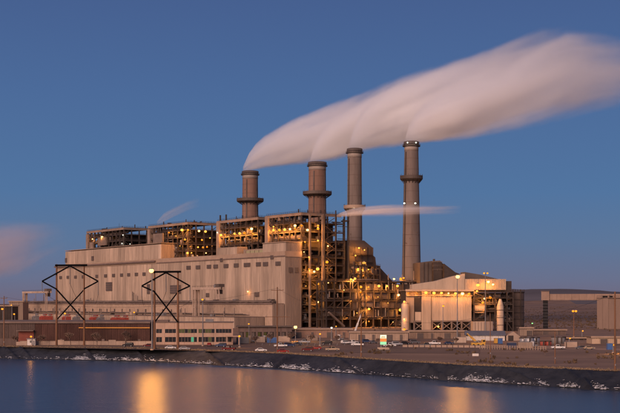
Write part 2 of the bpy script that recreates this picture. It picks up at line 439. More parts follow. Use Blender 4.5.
#==STRUCT==
# ================================================================== turbine hall
hall = thing('turbine_hall', 'long tan ribbed-metal turbine hall with a row of small louvers', 'building', C0, ROW)
HL = 422; HH = 59
boxb('core', hall, M_SIDING2, -198, -.5, .4, 14.8, 0, HH - 1)
boxb('core', hall, M_SIDING2, -HL + .5, -198.2, .4, 22, 0, HH - 1)
panels(hall, M_SIDING, (-HL, 0), (0, 0), 0, 54.6)
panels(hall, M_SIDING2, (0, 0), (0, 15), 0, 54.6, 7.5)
boxb('parapet', hall, M_TRIM, -HL - .3, .5, -.5, .6, 54.7, HH)
boxb('parapet', hall, M_TRIM, -.1, .55, .62, 15.2, 54.7, HH)
boxb('roof', hall, M_ROOF, -198, -.6, .7, 15, HH - .9, HH - .6)
boxb('roof', hall, M_ROOF, -HL, -198.2, .7, 22.2, HH - .9, HH - .6)
boxb('ledge', hall, M_DARKTRIM, -HL - 2, -205, -2.2, -.55, 56.2, 57.6)
boxb('eave_band', hall, M_DARKTRIM, -204, .4, -.75, -.52, 54.9, 55.6)
# raised block over the far half
boxb('penthouse_core', hall, M_SIDING2, -405, -200.5, 2.6, 22.5, HH - .5, 72.4)
panels(hall, M_SIDING, (-405, 2.2), (-200, 2.2), HH - .5, 13.6)
panels(hall, M_SIDING2, (-200, 2.2), (-200, 23), HH - .5, 13.6, 7)
boxb('penthouse_coping', hall, M_TRIM, -405.3, -199.5, 1.7, 23.2, 73.1, 73.6)
# block over the near corner and two penthouses
boxb('corner_block_core', hall, M_SIDING2, -32, -.4, .9, 15, HH - .4, 65.8)
panels(hall, M_SIDING, (-32, .5), (0, .5), HH, 6.4, 8)
panels(hall, M_SIDING2, (0, .5), (0, 15), HH, 6.4, 7.5)
boxb('corner_coping', hall, M_TRIM, -32.2, .5, .05, 15.4, 65.9, 66.5)
boxb('penthouse_core', hall, M_SIDING2, -107, -75.3, 4.4, 14, HH - .5, 65.4)
panels(hall, M_SIDING, (-107, 4), (-75, 4), HH - .5, 6.2, 8)
panels(hall, M_SIDING2, (-75, 4), (-75, 14), HH - .5, 6.2, 7)
boxb('penthouse_core', hall, M_SIDING2, -70, -36, 7, 16, HH - .5, 62.6)
boxb('lit_room', hall, emit('warm_room', (1.0, 0.62, 0.34), 0.34), -66, -40, 6.6, 6.95, 59.2, 61.6)
for i in range(5): boxb('mullion', hall, M_DARKTRIM, -66 + i * 6.4, -65.5 + i * 6.4, 6.4, 6.58, 59.2, 61.6)
def louver(par, px, py, w, h, y=0.0, m=M_LOUVER):
    p = on_row_y(px, py, y); x = (p - C0).x * UX + (p - C0).y * UY
    f = boxb('louver', par, M_DARKTRIM, x - w / 2, x + w / 2, y - .75, y - .35, p.z - h / 2, p.z + h / 2)
    nsl = 4
    for k in range(nsl):
        z = p.z - h / 2 + h * (k + .5) / nsl
        under(boxb('slat', par, m, x - w / 2 + .25, x + w / 2 - .25, y - .95, y - .76, z - h / nsl * .33, z + h / nsl * .33), f)
for px, py in [(61, 277.5), (68.3, 277.2), (76, 277), (83.5, 276.7), (97.3, 276.2), (106, 275.8), (114, 275.4), (122, 275), (129.2, 274.7), (136.8, 274.3), (144.5, 274)]:
    louver(hall, px, py, 5.6, 3)
for px, py in [(189, 267.6), (198.5, 267.2), (209.5, 266.6), (216.2, 266.4), (226.5, 265.9), (236.7, 265.3), (247.5, 264.8), (259, 264.2), (266, 264), (278.5, 263.5)]:
    louver(hall, px, py, 6.8 if px != 247.5 else 9, 3.2)
for px, py in [(222, 260), (272.5, 257.2)]: louver(hall, px, py, 4, 3)
for px, py in [(66.5, 260.2), (93, 258.4)]: louver(hall, px, py, 4.5, 4.5, 2.2)
for px, py, w, h in [(109.5, 286.5, 13, 8.5), (176, 289.3, 19, 7.5), (208, 295, 5, 3.4), (257.5, 294.4, 6, 3.6), (149, 289, 5, 9)]: louver(hall, px, py, w, h)
for px, py in [(290.3, 270), (296.3, 270)]:
    p = on_row_x(px, py, 0); y = -(p - C0).x * UY + (p - C0).y * UX
    boxb('end_window', hall, M_LOUVER, .3, .7, y - 1.6, y + 1.6, p.z - 2, p.z + 2)
for k in range(14):
    x = rng.uniform(-400, -20); y = rng.uniform(6, 18)
    if -200 > x: continue
    cyl('roof_vent', hall, M_GREYM, (x, y, HH - .6), (x, y, HH + rng.uniform(1.5, 3)), rng.uniform(.5, 1.1), 10)

# ================================================================== annexes in front of the hall
annex = thing('annex_building', 'long pale annex along the foot of the turbine hall, pipework on roof', 'building', C0, ROW)
AL = 511
boxb('core', annex, M_SIDING2, -AL + .5, -.5, -11.6, -1.2, 0, 18.2)
panels(annex, M_WALLC, (-AL, -12), (0, -12), 0, 18.2)
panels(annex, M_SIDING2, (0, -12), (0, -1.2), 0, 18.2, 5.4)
boxb('roof', annex, M_ROOF, -AL, .2, -12.2, -1.2, 18.25, 18.7)
boxb('coping', annex, M_DARKTRIM, -AL, .4, -12.8, -12.25, 18.0, 19.2)
for k in range(24):
    x = -AL + 14 + k * 15.5
    boxb('slot_window', annex, M_LOUVER, x, x + 1.5, -12.6, -12.35, 10.5, 13.6)
for z, y, r in ((20.0, -10.5, .45), (20.9, -9.3, .35), (19.9, -7.5, .6)):
    cyl('roof_pipe', annex, M_PIPE, (-AL + 30, y, z), (-6, y, z), r, 8)
for k in range(46):
    x = -AL + 20 + k * 10.6 + rng.uniform(-3, 3)
    boxb('pipe_support', annex, M_STEEL, x, x + .5, -10.8, -7, 18.7, 19.5 + rng.uniform(0, .5))
for k in range(34):
    x = rng.uniform(-AL + 10, -10); y = rng.uniform(-9, -3); c = rng.random()
    if c < .4:
        w = rng.uniform(2, 7); boxb('roof_unit', annex, rng.choice([M_GREYM, M_DUCT, M_SIDING2]), x, x + w, y, y + 3, 18.7, 18.7 + rng.uniform(1.5, 3.8))
    elif c < .8:
        cyl('vent_stack', annex, M_PIPE, (x, y, 18.7), (x, y, 18.7 + rng.uniform(2, 11)), rng.uniform(.25, .55), 8)
    else:
        w = rng.uniform(8, 16); boxb('roof_duct', annex, M_DUCT, x, x + w, y, y + 2, 18.7, 20.4)
low = thing('lower_annex', 'low flat-roofed annex in front of the pale annex wall', 'building', C0, ROW)
boxb('core', low, M_SIDING2, -500 + .5, -10.5, -39.6, -12.9, 0, 8)
panels(low, M_SIDING, (-500, -40), (-10, -40), 0, 8)
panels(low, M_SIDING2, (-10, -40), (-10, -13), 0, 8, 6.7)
boxb('roof', low, M_ROOF, -500, -9.8, -40.4, -12.9, 8.05, 8.5)
for k in range(40):
    x = rng.uniform(-490, -20); y = rng.uniform(-37, -16)
    if rng.random() < .5: cyl('vent_stack', low, M_PIPE, (x, y, 8.5), (x, y, 8.5 + rng.uniform(1.5, 7)), rng.uniform(.25, .6), 8)
    else: boxb('roof_unit', low, rng.choice([M_GREYM, M_DUCT, M_WALLC]), x, x + rng.uniform(2, 6), y, y + 3, 8.5, 8.5 + rng.uniform(1.5, 3))
for k in range(3): cyl('roof_pipe', low, M_PIPE, (-480, -20 - k * 3, 9.6 + k * .5), (-20, -20 - k * 3, 9.6 + k * .5), .4, 8)

# gantry cranes standing on the lower annex
def gantry(px0, px1, ytop, y, label, style):
    p0 = on_row_y(px0, ytop, y); p1 = on_row_y(px1, ytop, y)
    t = thing('gantry_crane', label, 'crane', (p0.x, p0.y, 8.5), ROW)
    L = (p1 - p0).xy.length; H = p0.z - 8.5
    gm = mat('gantry_paint', (0.44, 0.33, 0.255), .6, .2, .3)
    for dx in ((0, 3.4) if style else (0, 2.6)):
        for dy in (-1.6, 1.6): bar('leg', t, gm, (dx, dy, 0), (dx, dy, H - (0 if dx == 0 or style == 0 else 0)), 1.1)
    for z in (H * .3, H * .62): bar('tie', t, gm, (0, -1.6, z), (3.0, -1.6, z), .6)
    for dy in (-1.6, 1.6): bar('girder', t, gm, (-.6, dy, H - 1.0), (L, dy, H - 1.0), 1.6, 2.0)
    boxb('trolley', t, M_DUCT, L - 7, L - .5, -2.6, 2.6, H - .2, H + 2.4)
    boxb('winch', t, M_STEEL, L - 5.5, L - 2, -1.8, 1.8, H - 5.5, H - 2.1)
    cyl('winch_drum', t, M_GREYM, (L - 7, -2.7, H + .8), (L - 7, 2.7, H + .8), 1.3, 12)
    for dx in (L - 5, L - 1.2): bar('hanger', t, gm, (dx, -2.2, H - 2), (dx + (1.2 if style else 0), -2.2, H - 10 if style else 2), .8)
    railing(t, M_STEEL, (0, -2.5, H), (L - 8, -2.5, H), 1.2, 4)
    return t
gantry(24.5, 49.5, 291.5, -30, 'tan gantry crane at the far left end of the plant', 0)
gantry(195, 222, 287.5, -30, 'tan gantry crane in front of the turbine hall centre', 1)

# red transformers in front of the lower annex
def transformer(px, y, label, w, m):
    p = on_row_y(px, 320, y); p.z = 0
    t = thing('transformer', label, 'transformer', p, ROW, 'transformers in front of the annex')
    boxb('tank', t, m, -w / 2, w / 2, -2, 2, .4, 6.6); boxb('plinth', t, M_WALLC, -w / 2 - .5, w / 2 + .5, -4, 2.5, 0, .4)
    nf = int(w / .9)
    for i in range(nf):
        x = -w / 2 + .45 + i * w / nf; boxb('fin', t, m, x - .15, x + .15, -3.4, -2, 1, 5.8)
    for i in (-1, 0, 1):
        cyl('bushing', t, M_GREYM, (i * w * .28, 0, 6.6), (i * w * .34, 0, 9.0), .3, 8, .5)
    cyl('conservator', t, m, (-w * .4, 1.2, 7.8), (w * .4, 1.2, 7.8), .7, 12)
    return t
for i, (px, w, m) in enumerate([(21, 9, M_RED), (36, 6, M_GREYM), (44, 8, M_RED), (49.5, 7, M_RED), (67, 9, M_RED), (77, 6, M_GREYM), (94.5, 9, M_RED), (101, 6, M_GREYM), (116, 9, M_RED), (124.5, 8, M_RED)]):
    transformer(px, -52, ('red' if m is M_RED else 'grey') + ' finned transformer above the brown warehouse roof, ' + ORD[i] + ' from left', w, m)

# ================================================================== boiler houses
def frame(par, xs, ys, zs, m, cw=1.0, bw=.8, deck=M_DECK, rails=True, faces='fr', brace=.25, r=rng, zcol=None):
    z0, z1 = zs[0], (zcol or zs[-1])
    pts = set()
    for x in xs: pts.add((x, ys[0]))
    for y in ys: pts.add((xs[-1], y))
    for y in ys: pts.add((xs[0], y))
    for x, y in sorted(pts): boxb('column', par, m, x - cw / 2, x + cw / 2, y - cw / 2, y + cw / 2, z0, z1)
    for z in zs[1:]:
        boxb('beam', par, m, xs[0] + cw / 2, xs[-1] - cw / 2, ys[0] - bw / 2, ys[0] + bw / 2, z - bw, z)
        boxb('beam', par, m, xs[-1] - bw / 2, xs[-1] + bw / 2, ys[0] + cw / 2, ys[-1] - cw / 2, z - bw, z)
        boxb('beam', par, m, xs[0] - bw / 2, xs[0] + bw / 2, ys[0] + cw / 2, ys[-1] - cw / 2, z - bw, z)
        if deck: boxb('deck', par, deck, xs[0] + .4, xs[-1] - .4, ys[0] + .45, ys[-1] - .4, z + .02, z + .22)
        if rails:
            railing(par, m, (xs[0], ys[0] - .6, z), (xs[-1], ys[0] - .6, z))
            railing(par, m, (xs[-1] + .6, ys[0], z), (xs[-1] + .6, ys[-1], z))
    for za, zb in zip(zs, zs[1:]):
        for xa, xb in zip(xs, xs[1:]):
            if r.random() < brace:
                p, q = ((xa, za), (xb, zb - bw)) if r.random() < .5 else ((xb, za), (xa, zb - bw))
                bar('brace', par, m, (p[0], ys[0] + .1, p[1]), (q[0], ys[0] + .1, q[1]), .45)
        for ya, yb in zip(ys, ys[1:]):
            if r.random() < brace:
                p, q = ((ya, za), (yb, zb - bw)) if r.random() < .5 else ((yb, za), (ya, zb - bw))
                bar('brace', par, m, (xs[-1] - .1, p[0], p[1]), (xs[-1] - .1, q[0], q[1]), .45)
def spread(a, b, step):
    n = max(1, round((b - a) / step)); return [a + (b - a) * i / n for i in range(n + 1)]
def clutter(par, x0, x1, y0, y1, z0, z1, n, r):
    mm = [M_PIPE, M_DUCT, M_STEEL_L, M_STEEL, M_GREYM, M_DUCT]
    for i in range(n):
        m = r.choice(mm); x = r.uniform(x0, x1); y = r.uniform(y0, y1); z = r.uniform(z0, z1); c = r.random()
        if c < .3: cyl('pipe', par, m, (x, y, z), (x, y, min(z1, z + r.uniform(4, 16))), r.uniform(.25, .7), 8)
        elif c < .55: cyl('pipe', par, m, (x, y, z), (min(x1, x + r.uniform(6, 22)), y, z), r.uniform(.25, .75), 8)
        elif c < .68: cyl('pipe', par, m, (x1 - r.uniform(0, 1.5), y, z), (x1 - .8, min(y1, y + r.uniform(5, 16)), z), r.uniform(.25, .7), 8)
        elif c < .9:
            w, h, d = r.uniform(1.5, 6), r.uniform(1.2, 4), r.uniform(1.5, 4)
            boxb('equipment_box', par, m, x, min(x1, x + w), y, min(y1, y + d), z, min(z1, z + h))
        else: cyl('vessel', par, m, (x, y, z), (x, y, min(z1, z + r.uniform(3, 6))), r.uniform(1, 2), 14)
M_TOWER = mat('tower_cladding', (.27, .195, .15), .7, .2, .2)
def boiler(x0, x1, zt, zs, label, clad, seed, z0=50, y0=16, y1=58):
    r = random.Random(seed)
    t = thing('boiler_house', label, 'boiler house', row(0, 0), ROW, 'boiler houses behind the turbine hall')
    boxb('boiler_casing', t, M_DARK, x0 + 8, x1 - 7, y0 + 9, y1 - 6, z0, zt - 7)
    frame(t, spread(x0, x1, 8.5), spread(y0, y1, 9), [z0] + zs, M_STEEL, 1.0, .8, r=r)
    # light fascia at the top, solid corner tower, roof plant
    boxb('fascia', t, M_TOWER, x0 - .7, x1 + .7, y0 - 1.0, y0 - .55, zt - 2.3, zt - .2)
    boxb('fascia', t, M_STEEL_L, x1 + .75, x1 + 1.15, y0 - .5, y1 - 4, zt - 2.3, zt - .2)
    boxb('corner_tower', t, M_TOWER, x0 - 1.2, x0 + 3.4, y0 - 1.4, y0 + 5, z0, zt - 3 if clad != 3 else zt - .4)
    for z in zs[:-1]:
        boxb('header_duct', t, M_DUCT, x0 + 5, x1 - 5, y0 + 5.5, y0 + 8, z + 1.0, z + r.uniform(2.2, 3.6))
    clutter(t, x0 + 3, x1 - 2, y0 + .8, y0 + 6, z0, zt - 2, 90, r)
    for i in range(9):
        x = r.uniform(x0 + 2, x1 - 3); y = r.uniform(y0 + 2, y1 - 4); c = r.random()
        if c < .45: cyl('roof_vent', t, M_DARK, (x, y, zt), (x, y, zt + r.uniform(1.5, 4.5)), r.uniform(.3, .6), 8)
        elif c < .8: boxb('roof_hatch', t, M_STEEL, x, x + r.uniform(2, 5), y, y + 3, zt + .2, zt + r.uniform(1, 2.2))
        else: cyl('mast', t, M_DARK, (x, y, zt), (x, y, zt + r.uniform(4, 7)), .13, 6)
    return t
b1 = boiler(-381, -300, 93, [61, 67.5, 74, 80.5, 86.5, 93], 'dark steel boiler house at the far left end of the row', 1, 11)
boxb('control_room', b1, M_STEEL_L, -352, -334, 13.4, 15.2, 77, 85)
boxb('control_room', b1, M_STEEL_L, -372, -364, 13.6, 15.2, 74, 81)
b2 = boiler(-248, -176, 91.5, [60, 66, 72, 78.5, 85, 91.5], 'orange-lit boiler house beside the raised block of the hall', 2, 12)
boxb('control_room', b2, M_STEEL_L, -236, -218, 13.4, 15.2, 75, 83.5)
b3 = boiler(-124, -62, 89.5, [61, 68, 75.5, 82.5, 89.5], 'boiler house with a lamp row below the leftmost chimney', 3, 13)
for x in (-122.5, -113): cyl('exhaust_pipe', b3, M_DARK, (x, 17, 84), (x, 17, 94.5), .7, 10)
zs4 = [6, 12, 18, 24, 30.5, 37, 43, 49, 55, 61, 67.5, 75, 82, 89.5]
b4 = boiler(-49, -1, 89.5, zs4, 'tall open-framed boiler house with lamp row nearest the near corner', 3, 14, z0=0)
r4 = random.Random(77)
clutter(b4, -14, -2.5, 18, 56, 2, 86, 110, r4)
for z in (3, 14, 26, 39, 51, 63): boxb('bunker_casing', b4, M_DUCT, -12, -5, 20 + r4.uniform(0, 8), 40 + r4.uniform(0, 14), z, z + r4.uniform(4, 8))
cyl('steam_drum', b4, M_PIPE, (-40, 20, 70.5), (-4, 20, 70.5), 2.4, 18)
for y in (21.5, 33.8): boxb('bright_column', b4, M_STEEL_L, .9, 2.3, y, y + 1.3, 0, 88)
# stair tower on its near corner
for k in range(14):
    z = 2 + k * 6; d = 1 if k % 2 else -1
    bar('stair_flight', b4, M_STEEL, (3.2, 40 - 5 * d, z), (3.2, 40 + 5 * d, z + 6), .7, .3)
for y in (34.5, 45.5): bar('stair_column', b4, M_STEEL, (4.2, y, 0), (4.2, y, 92), .7)
for y in (58, 62.5):
    cyl('vent_pipe', b4, M_DARK, (-2, y, 0), (-2, y, 91 if y > 60 else 86), .75, 10)
    for z in (70, 80): bar('pipe_tie', b4, M_STEEL, (-2, y, z), (-2, 52, z), .4)
boxb('side_gallery', b4, M_STEEL, -6, 1, 58.5, 61.5, 84, 85)

# ================================================================== chimneys
M_CONCR = mat('reddish_concrete', (.225, .135, .102), .85, .28, .16, (1, 1, .12), bump=.1, bscale=.8)
M_JOINT = mat('joint_stain', (.13, .09, .072), .9, .2, .3)
def chimney(px, d, ytop, wtop, wbot, ycol, wcol, label, dark, seed, colstyle=0):
    s = FPX / d
    H = CAMH + (HZ - ytop) / s; zc = CAMH + (HZ - ycol) / s
    p = at(px, HZ, d); p.z = 0
    t = thing('chimney', label, 'chimney', p, ROW, 'power plant chimneys')
    rt = wtop / s / 2; rb = wbot / s / 2
    zref = 50.0
    def rad(z): return rt + (rb - rt) * (H - z) / (H - zref)
    prof = [(rad(z), z) for z in (0, 15, 30, 45, 60, 75, 90, 105, 120, H - 8)]
    cm = M_CONCR if dark else M_CONC
    lathe('shaft', t, cm, [q for q in prof if q[1] < zc - 3] + [(rad(zc - 2), zc - 2)])
    lathe('upper_shaft', t, cm, [(rad(zc - 2), zc - 2)] + [q for q in prof if q[1] > zc])
    for z in range(12, int(H - 12), 9):
        lathe('pour_joint', t, M_JOINT, [(rad(z) + .01, z), (rad(z) + .05, z + .05), (rad(z) + .05, z + .22), (rad(z) + .01, z + .28)])
    lathe('pale_band', t, M_CONC2, [(rad(H - 8), H - 8), (rt + .25, H - 8), (rt + .25, H - 3.2), (rt, H - 3.2)])
    lathe('crown', t, M_CONC3, [(rt, H - 3.2), (rt + .8, H - 2.9), (rt + .8, H - .4), (rt - .2, H), (rt - 1.4, H), (rt - 1.6, H - 6)])
    cp = lathe('crown_platform', t, M_STEEL, [(rt, H - 4.4), (rt + 1.7, H - 4.2), (rt + 1.7, H - 3.7), (rt, H - 3.7)])
    n = 24
    for k in range(n):
        a = 2 * math.pi * k / n
        cyl('crown_post', cp, M_STEEL, ((rt + 1.6) * math.cos(a), (rt + 1.6) * math.sin(a), H - 3.7), ((rt + 1.6) * math.cos(a), (rt + 1.6) * math.sin(a), H - 2.2), .12, 5)
    rc = wcol / s / 2; r0 = rad(zc)
    pf = lathe('platform', t, M_DUCT if colstyle == 0 else M_TRIM, [(r0, zc - 3.2), (r0 + .9, zc - 2.6), (rc - .4, zc - 1.3), (rc, zc - .9), (rc, zc + 1.7), (rc - .45, zc + 1.7), (rc - .5, zc - .3), (r0, zc - .3)], 32, False)
    for k in range(16):
        a = 2 * math.pi * (k + .5) / 16
        bar('platform_bracket', pf, M_STEEL, ((r0 - .1) * math.cos(a), (r0 - .1) * math.sin(a), zc - 4.6), ((rc - .6) * math.cos(a), (rc - .6) * math.sin(a), zc - 1.4), .4)
        cyl('platform_post', pf, M_STEEL, ((rc - .2) * math.cos(a), (rc - .2) * math.sin(a), zc + 1.7), ((rc - .2) * math.cos(a), (rc - .2) * math.sin(a), zc + 2.9), .13, 5)
    for aoff in ((-.4, 1.0) if dark else (-.9,)):
        a = -math.pi / 2 - ROW + aoff
        for z0, z1 in ((20, zc - 3), (zc + 2, H - 9)):
            if dark:
                for k in range(3):
                    aa = a + (k - 1) * .045
                    bar('conduit', t, M_CONC3, ((rad(z0) + .25) * math.cos(aa), (rad(z0) + .25) * math.sin(aa), z0), ((rad(z1) + .25) * math.cos(aa), (rad(z1) + .25) * math.sin(aa), z1), .45)
            else:
                bar('ladder', t, M_STEEL, ((rad(z0) + .3) * math.cos(a), (rad(z0) + .3) * math.sin(a), z0), ((rad(z1) + .3) * math.cos(a), (rad(z1) + .3) * math.sin(a), z1), .5)
    r = random.Random(seed)
    for k in range(10):
        a = -math.pi / 2 - ROW + r.uniform(-1.2, 1.2); z = r.uniform(60, H - 15)
        boxb_ = box('access_hatch', t, M_DARKTRIM, ((rad(z) + .02) * math.cos(a), (rad(z) + .02) * math.sin(a), z), (.5, .7, 1.1), a)
    return t, H, zc
CH = [chimney(250.2, 1214, 171, 15.2, 17.5, 200.3, 27, 'leftmost chimney, short with a wide collar platform', True, 1),
      chimney(317.3, 1137, 162, 17, 19, 193.5, 29, 'thick second chimney from left with dark vertical conduits', True, 2),
      chimney(354.6, 1040, 148.5, 13.8, 15.8, 207.5, 22, 'plain third chimney with a low pale collar', False, 3, 1),
      chimney(411.4, 996, 141.5, 13.6, 18.6, 178, 22.8, 'tallest chimney, rightmost of the four', False, 4)]

# ================================================================== ductwork behind boiler four and pipe rack
M_PREC = mat('precipitator_plate', (.078, .058, .049), .75, .25, .12)
pre = thing('precipitator', 'grey precipitator house with sloped roof below the third chimney', 'building', row(0, 0), ROW)
boxb('casing', pre, M_PREC, -46, 0, 62, 86, 30, 64)
v = [(-46, 62, 64), (0, 62, 64), (0, 86, 64), (-46, 86, 64), (-44, 64, 69.5), (-2, 64, 69.5), (-2, 79, 69.5), (-44, 79, 69.5)]
meshobj('hood', pre, M_PREC, v, [[0, 1, 5, 4], [1, 2, 6, 5], [2, 3, 7, 6], [3, 0, 4, 7], [4, 5, 6, 7]])
v = [(-40, 86.2, 10), (0, 86.2, 10), (0, 96, 10), (-40, 96, 10), (-40, 86.2, 58), (0, 86.2, 58), (0, 89, 56), (-40, 89, 56)]
meshobj('outlet_duct', pre, M_PREC, v, [[0, 1, 5, 4], [1, 2, 6, 5], [2, 3, 7, 6], [3, 0, 4, 7], [4, 5, 6, 7]])
v = [(-30, 92, 36), (-2, 92, 36), (-2, 110, 36), (-30, 110, 36), (-20, 97, 50), (-10, 97, 50), (-10, 100, 50), (-20, 100, 50)]
meshobj('hopper_hood', pre, M_DARK, v, [[0, 1, 5, 4], [1, 2, 6, 5], [2, 3, 7, 6], [3, 0, 4, 7], [4, 5, 6, 7]])
boxb('lower_casing', pre, M_DARK, -30, -2, 90, 112, 8, 36)
for y in spread(62, 86, 6): boxb('stiffener', pre, M_STEEL, 0.1, .7, y - .3, y + .3, 30, 64)
for z in (36, 43, 50, 57): boxb('stiffener', pre, M_STEEL, .1, .55, 62.4, 85.6, z, z + .5)
for y in spread(62, 86, 8): boxb('leg', pre, M_STEEL, -2, -1, y - .6, y + .6, 0, 30)
for z, y0_, y1_ in ((58, 64, 84), (52, 66, 84), (46, 63, 86)):
    boxb('gallery', pre, M_DECK, .8, 3.4, y0_, y1_, z, z + .3); railing(pre, M_STEEL, (3.3, y0_, z + .3), (3.3, y1_, z + .3))

frame(pre, [2.0, 7.0], spread(62, 88, 6.5), [0, 7, 14, 21, 28, 35, 42, 49], M_STEEL, .7, .6, r=random.Random(91), brace=.4)
clutter(pre, 1.2, 6.5, 62, 88, 4, 52, 60, random.Random(92))
rack = thing('pipe_rack', 'multi-level steel pipe rack between the boiler house and the rightmost chimney', 'pipe rack', row(0, 0), ROW)
rr = random.Random(5)
frame(rack, spread(14, 26, 6), spread(20, 112, 7.6), [0, 7, 14, 21, 28, 36], M_STEEL, .9, .7, r=rr, brace=.3)
boxb('back_casing', rack, M_DARK, 6, 12, 30, 108, 0, 34)
for y0_, y1_, z0_, z1_, m in ((46, 54, 14, 30, M_DUCT), (55, 66, 16, 27, M_STEEL_L), (52, 92, 8, 13.5, M_DUCT), (70, 96, 15, 20, M_DUCT), (56, 84, 22, 27, M_DUCT), (88, 104, 22, 34, M_DUCT), (24, 44, 9, 13, M_DUCT), (94, 106, 1, 6.5, M_STEEL_L), (60, 76, 29, 34, M_DUCT)):
    boxb('duct', rack, m, 16, 25, y0_, y1_, z0_, z1_)
for k in range(80):
    y = rr.uniform(20, 108); z = rr.choice([7.5, 8.5, 15, 16, 22, 23, 29, 30, 37]) + rr.uniform(0, .6); x = rr.uniform(15, 27)
    if rr.random() < .6: cyl('pipe', rack, rr.choice([M_PIPE, M_STEEL_L, M_DUCT]), (x, y, z), (x, min(112, y + rr.uniform(8, 30)), z), rr.uniform(.2, .6), 8)
    else: cyl('pipe', rack, rr.choice([M_PIPE, M_STEEL_L, M_GREYM]), (26.6, y, z), (26.6, y, z + rr.uniform(3, 8)), rr.uniform(.2, .5), 8)
v_ = (27.5, 21, 12), (27.5, 36, 1)
bar('conveyor', rack, M_STEEL_L, v_[0], v_[1], 1.6, 1.2)

# ================================================================== work lights on the towers
def lights(pts, plane, val, where, rowname=None, power=3600, size=.98, m=None, col=(1.0, .37, .06), word='orange'):
    pts = sorted(pts)
    for i, (px, py) in enumerate(pts):
        p = on_row_y(px, py, val) if plane == 'y' else on_row_x(px, py, val)
        lamp(p, ('%s work light %s, %s from left' % (word, where, ORD[i])) if len(pts) > 1 else '%s work light %s' % (word, where), size=size * rng.uniform(.85, 1.15), power=power * rng.uniform(.7, 1.3), group='work lights on the plant',
             back=(.5, 1.6, -.2) if plane == 'y' else (-.9, 1.2, -.2), m=m, col=col)
lights([(102, 237), (92.5, 239)], 'y', 14.6, 'on the far left boiler house')
lights([(123, 235), (122, 243.5), (130, 244)], 'y', 14.6, 'on the far left boiler house', m=M_LAMPW, col=(.9, 1, .75), word='white', power=250, size=.45)
lights([(169, 232.5), (182, 230), (188, 230), (199, 231), (205.5, 231.5)], 'y', 14.6, 'atop the boiler house beside the raised block')
lights([(185, 239.5), (202, 240)], 'y', 14.6, 'halfway up the boiler house beside the raised block')
lights([(190.5, 246.5), (203, 247.5), (207, 247), (187.5, 253), (191.5, 252.8), (206, 253), (198, 247.2)], 'y', 14.6, 'low on the boiler house beside the raised block')
lights([(217.2, 232.3)], 'y', 14.6, 'by the gap between the two middle boiler houses', m=M_LAMPW, col=(.9, 1, .75), word='white', power=150, size=.4)
lights([(221, 235), (225, 234.6), (234.5, 233.6), (239.7, 233.4), (244.3, 233), (253, 233.6)], 'y', 14.8, 'in the lamp row below the leftmost chimney')
lights([(248.5, 229.6), (251.6, 228.8)], 'y', 14.8, 'just above the leftmost chimney lamp row')
lights([(269.5, 230.6), (273.5, 230.2), (279.5, 230), (284.7, 229.6), (290, 229.2), (295, 228.8), (307.5, 230)], 'y', 14.8, 'in the lamp row of the nearest boiler house')
lights([(273.6, 226.7), (295, 225.6), (301.6, 225.6)], 'y', 14.8, 'above the lamp row of the nearest boiler house')
lights([(318, 225.6), (318, 228.7)], 'x', 1.8, 'topmost on the nearest boiler house open end')
lights([(305, 242), (318, 240.6), (328, 246)], 'x', 1.8, 'high on the nearest boiler house open end', power=3600)
lights([(327, 262), (312, 270), (314.2, 271.6), (317.7, 269), (309, 269)], 'x', 1.8, 'midway on the nearest boiler house open end', power=3600)
lights([(318, 284), (328.5, 283), (335, 283.5)], 'x', 1.8, 'low on the nearest boiler house open end', power=3600)
lights([(317.5, 302)], 'x', 1.8, 'lowest on the nearest boiler house open end', power=3200, size=1.0)
lights([(359, 248), (364.5, 250), (355.5, 255.5)], 'x', 3.4, 'high on the precipitator house')
lights([(364, 263), (358, 269), (362.7, 269.5), (368.5, 269.5), (363.5, 274.5)], 'x', 3.6, 'in the cluster on the precipitator house', power=3400)
lights([(351, 279.5), (353.4, 280.2), (355, 278.6)], 'x', 27.6, 'left of the cluster below the precipitator house')
lights([(361, 287), (368.5, 287), (379, 286), (387, 286), (397.5, 286)], 'x', 27.8, 'in the long row on top of the pipe rack', power=3400)
lights([(394, 279), (401, 279), (403.6, 278)], 'x', 20, 'above the pipe rack beside the rightmost chimney', power=3400)
lights([(360.5, 292), (369, 296.5), (369, 309), (369, 321.5)], 'x', 27.8, 'in the vertical line on the pipe rack', power=3800, size=1.05)
lights([(398.5, 295), (400.5, 310)], 'x', 27.8, 'at the right end of the pipe rack', power=3600)
lights([(304, 252), (309, 257), (323, 256), (331, 270), (306, 286), (323, 293), (311, 296), (334, 300)], 'x', 1.8, 'scattered between decks on the nearest boiler house open end', power=1200, size=.45)
lights([(344, 290), (351, 301), (357, 313), (378, 297), (388, 303), (382, 318), (393, 322), (347, 318)], 'x', 27.8, 'scattered over the pipe rack decks', power=1200, size=.45)
lights([(176, 236), (194, 236.5), (210, 238), (180, 246), (212, 246)], 'y', 14.6, 'small and dim, boiler house beside raised block', power=900, size=.42)
lights([(229, 239), (237, 239.5), (257, 238)], 'y', 14.8, 'small and dim below the leftmost chimney lamp row', power=900, size=.42)
lights([(280, 236), (292, 235), (299, 238.5)], 'y', 14.8, 'small and dim under the nearest boiler house lamp row', power=900, size=.42)
def ch_light(k, px, py, size=.75):
    d = [1214, 1137, 1040, 996][k] - [8.6, 9.3, 8.5, 8.6][k]
    lamp(at(px, py, d), 'white beacon on the %s' % ['leftmost chimney base', 'second chimney base', 'pale collar of the third chimney', 'rightmost chimney shaft'][k] + ((', left one' if px < 411 else ', right one') if k == 3 else ''), size=size, power=60, m=M_LAMPW, col=(.95, 1, .9), name='beacon', back=(0, 2.0, 0))
ch_light(0, 246, 221.5); ch_light(1, 323, 216, 1.0); ch_light(2, 354.3, 207.3, .9); ch_light(3, 404.3, 203.3); ch_light(3, 415.3, 203.3)
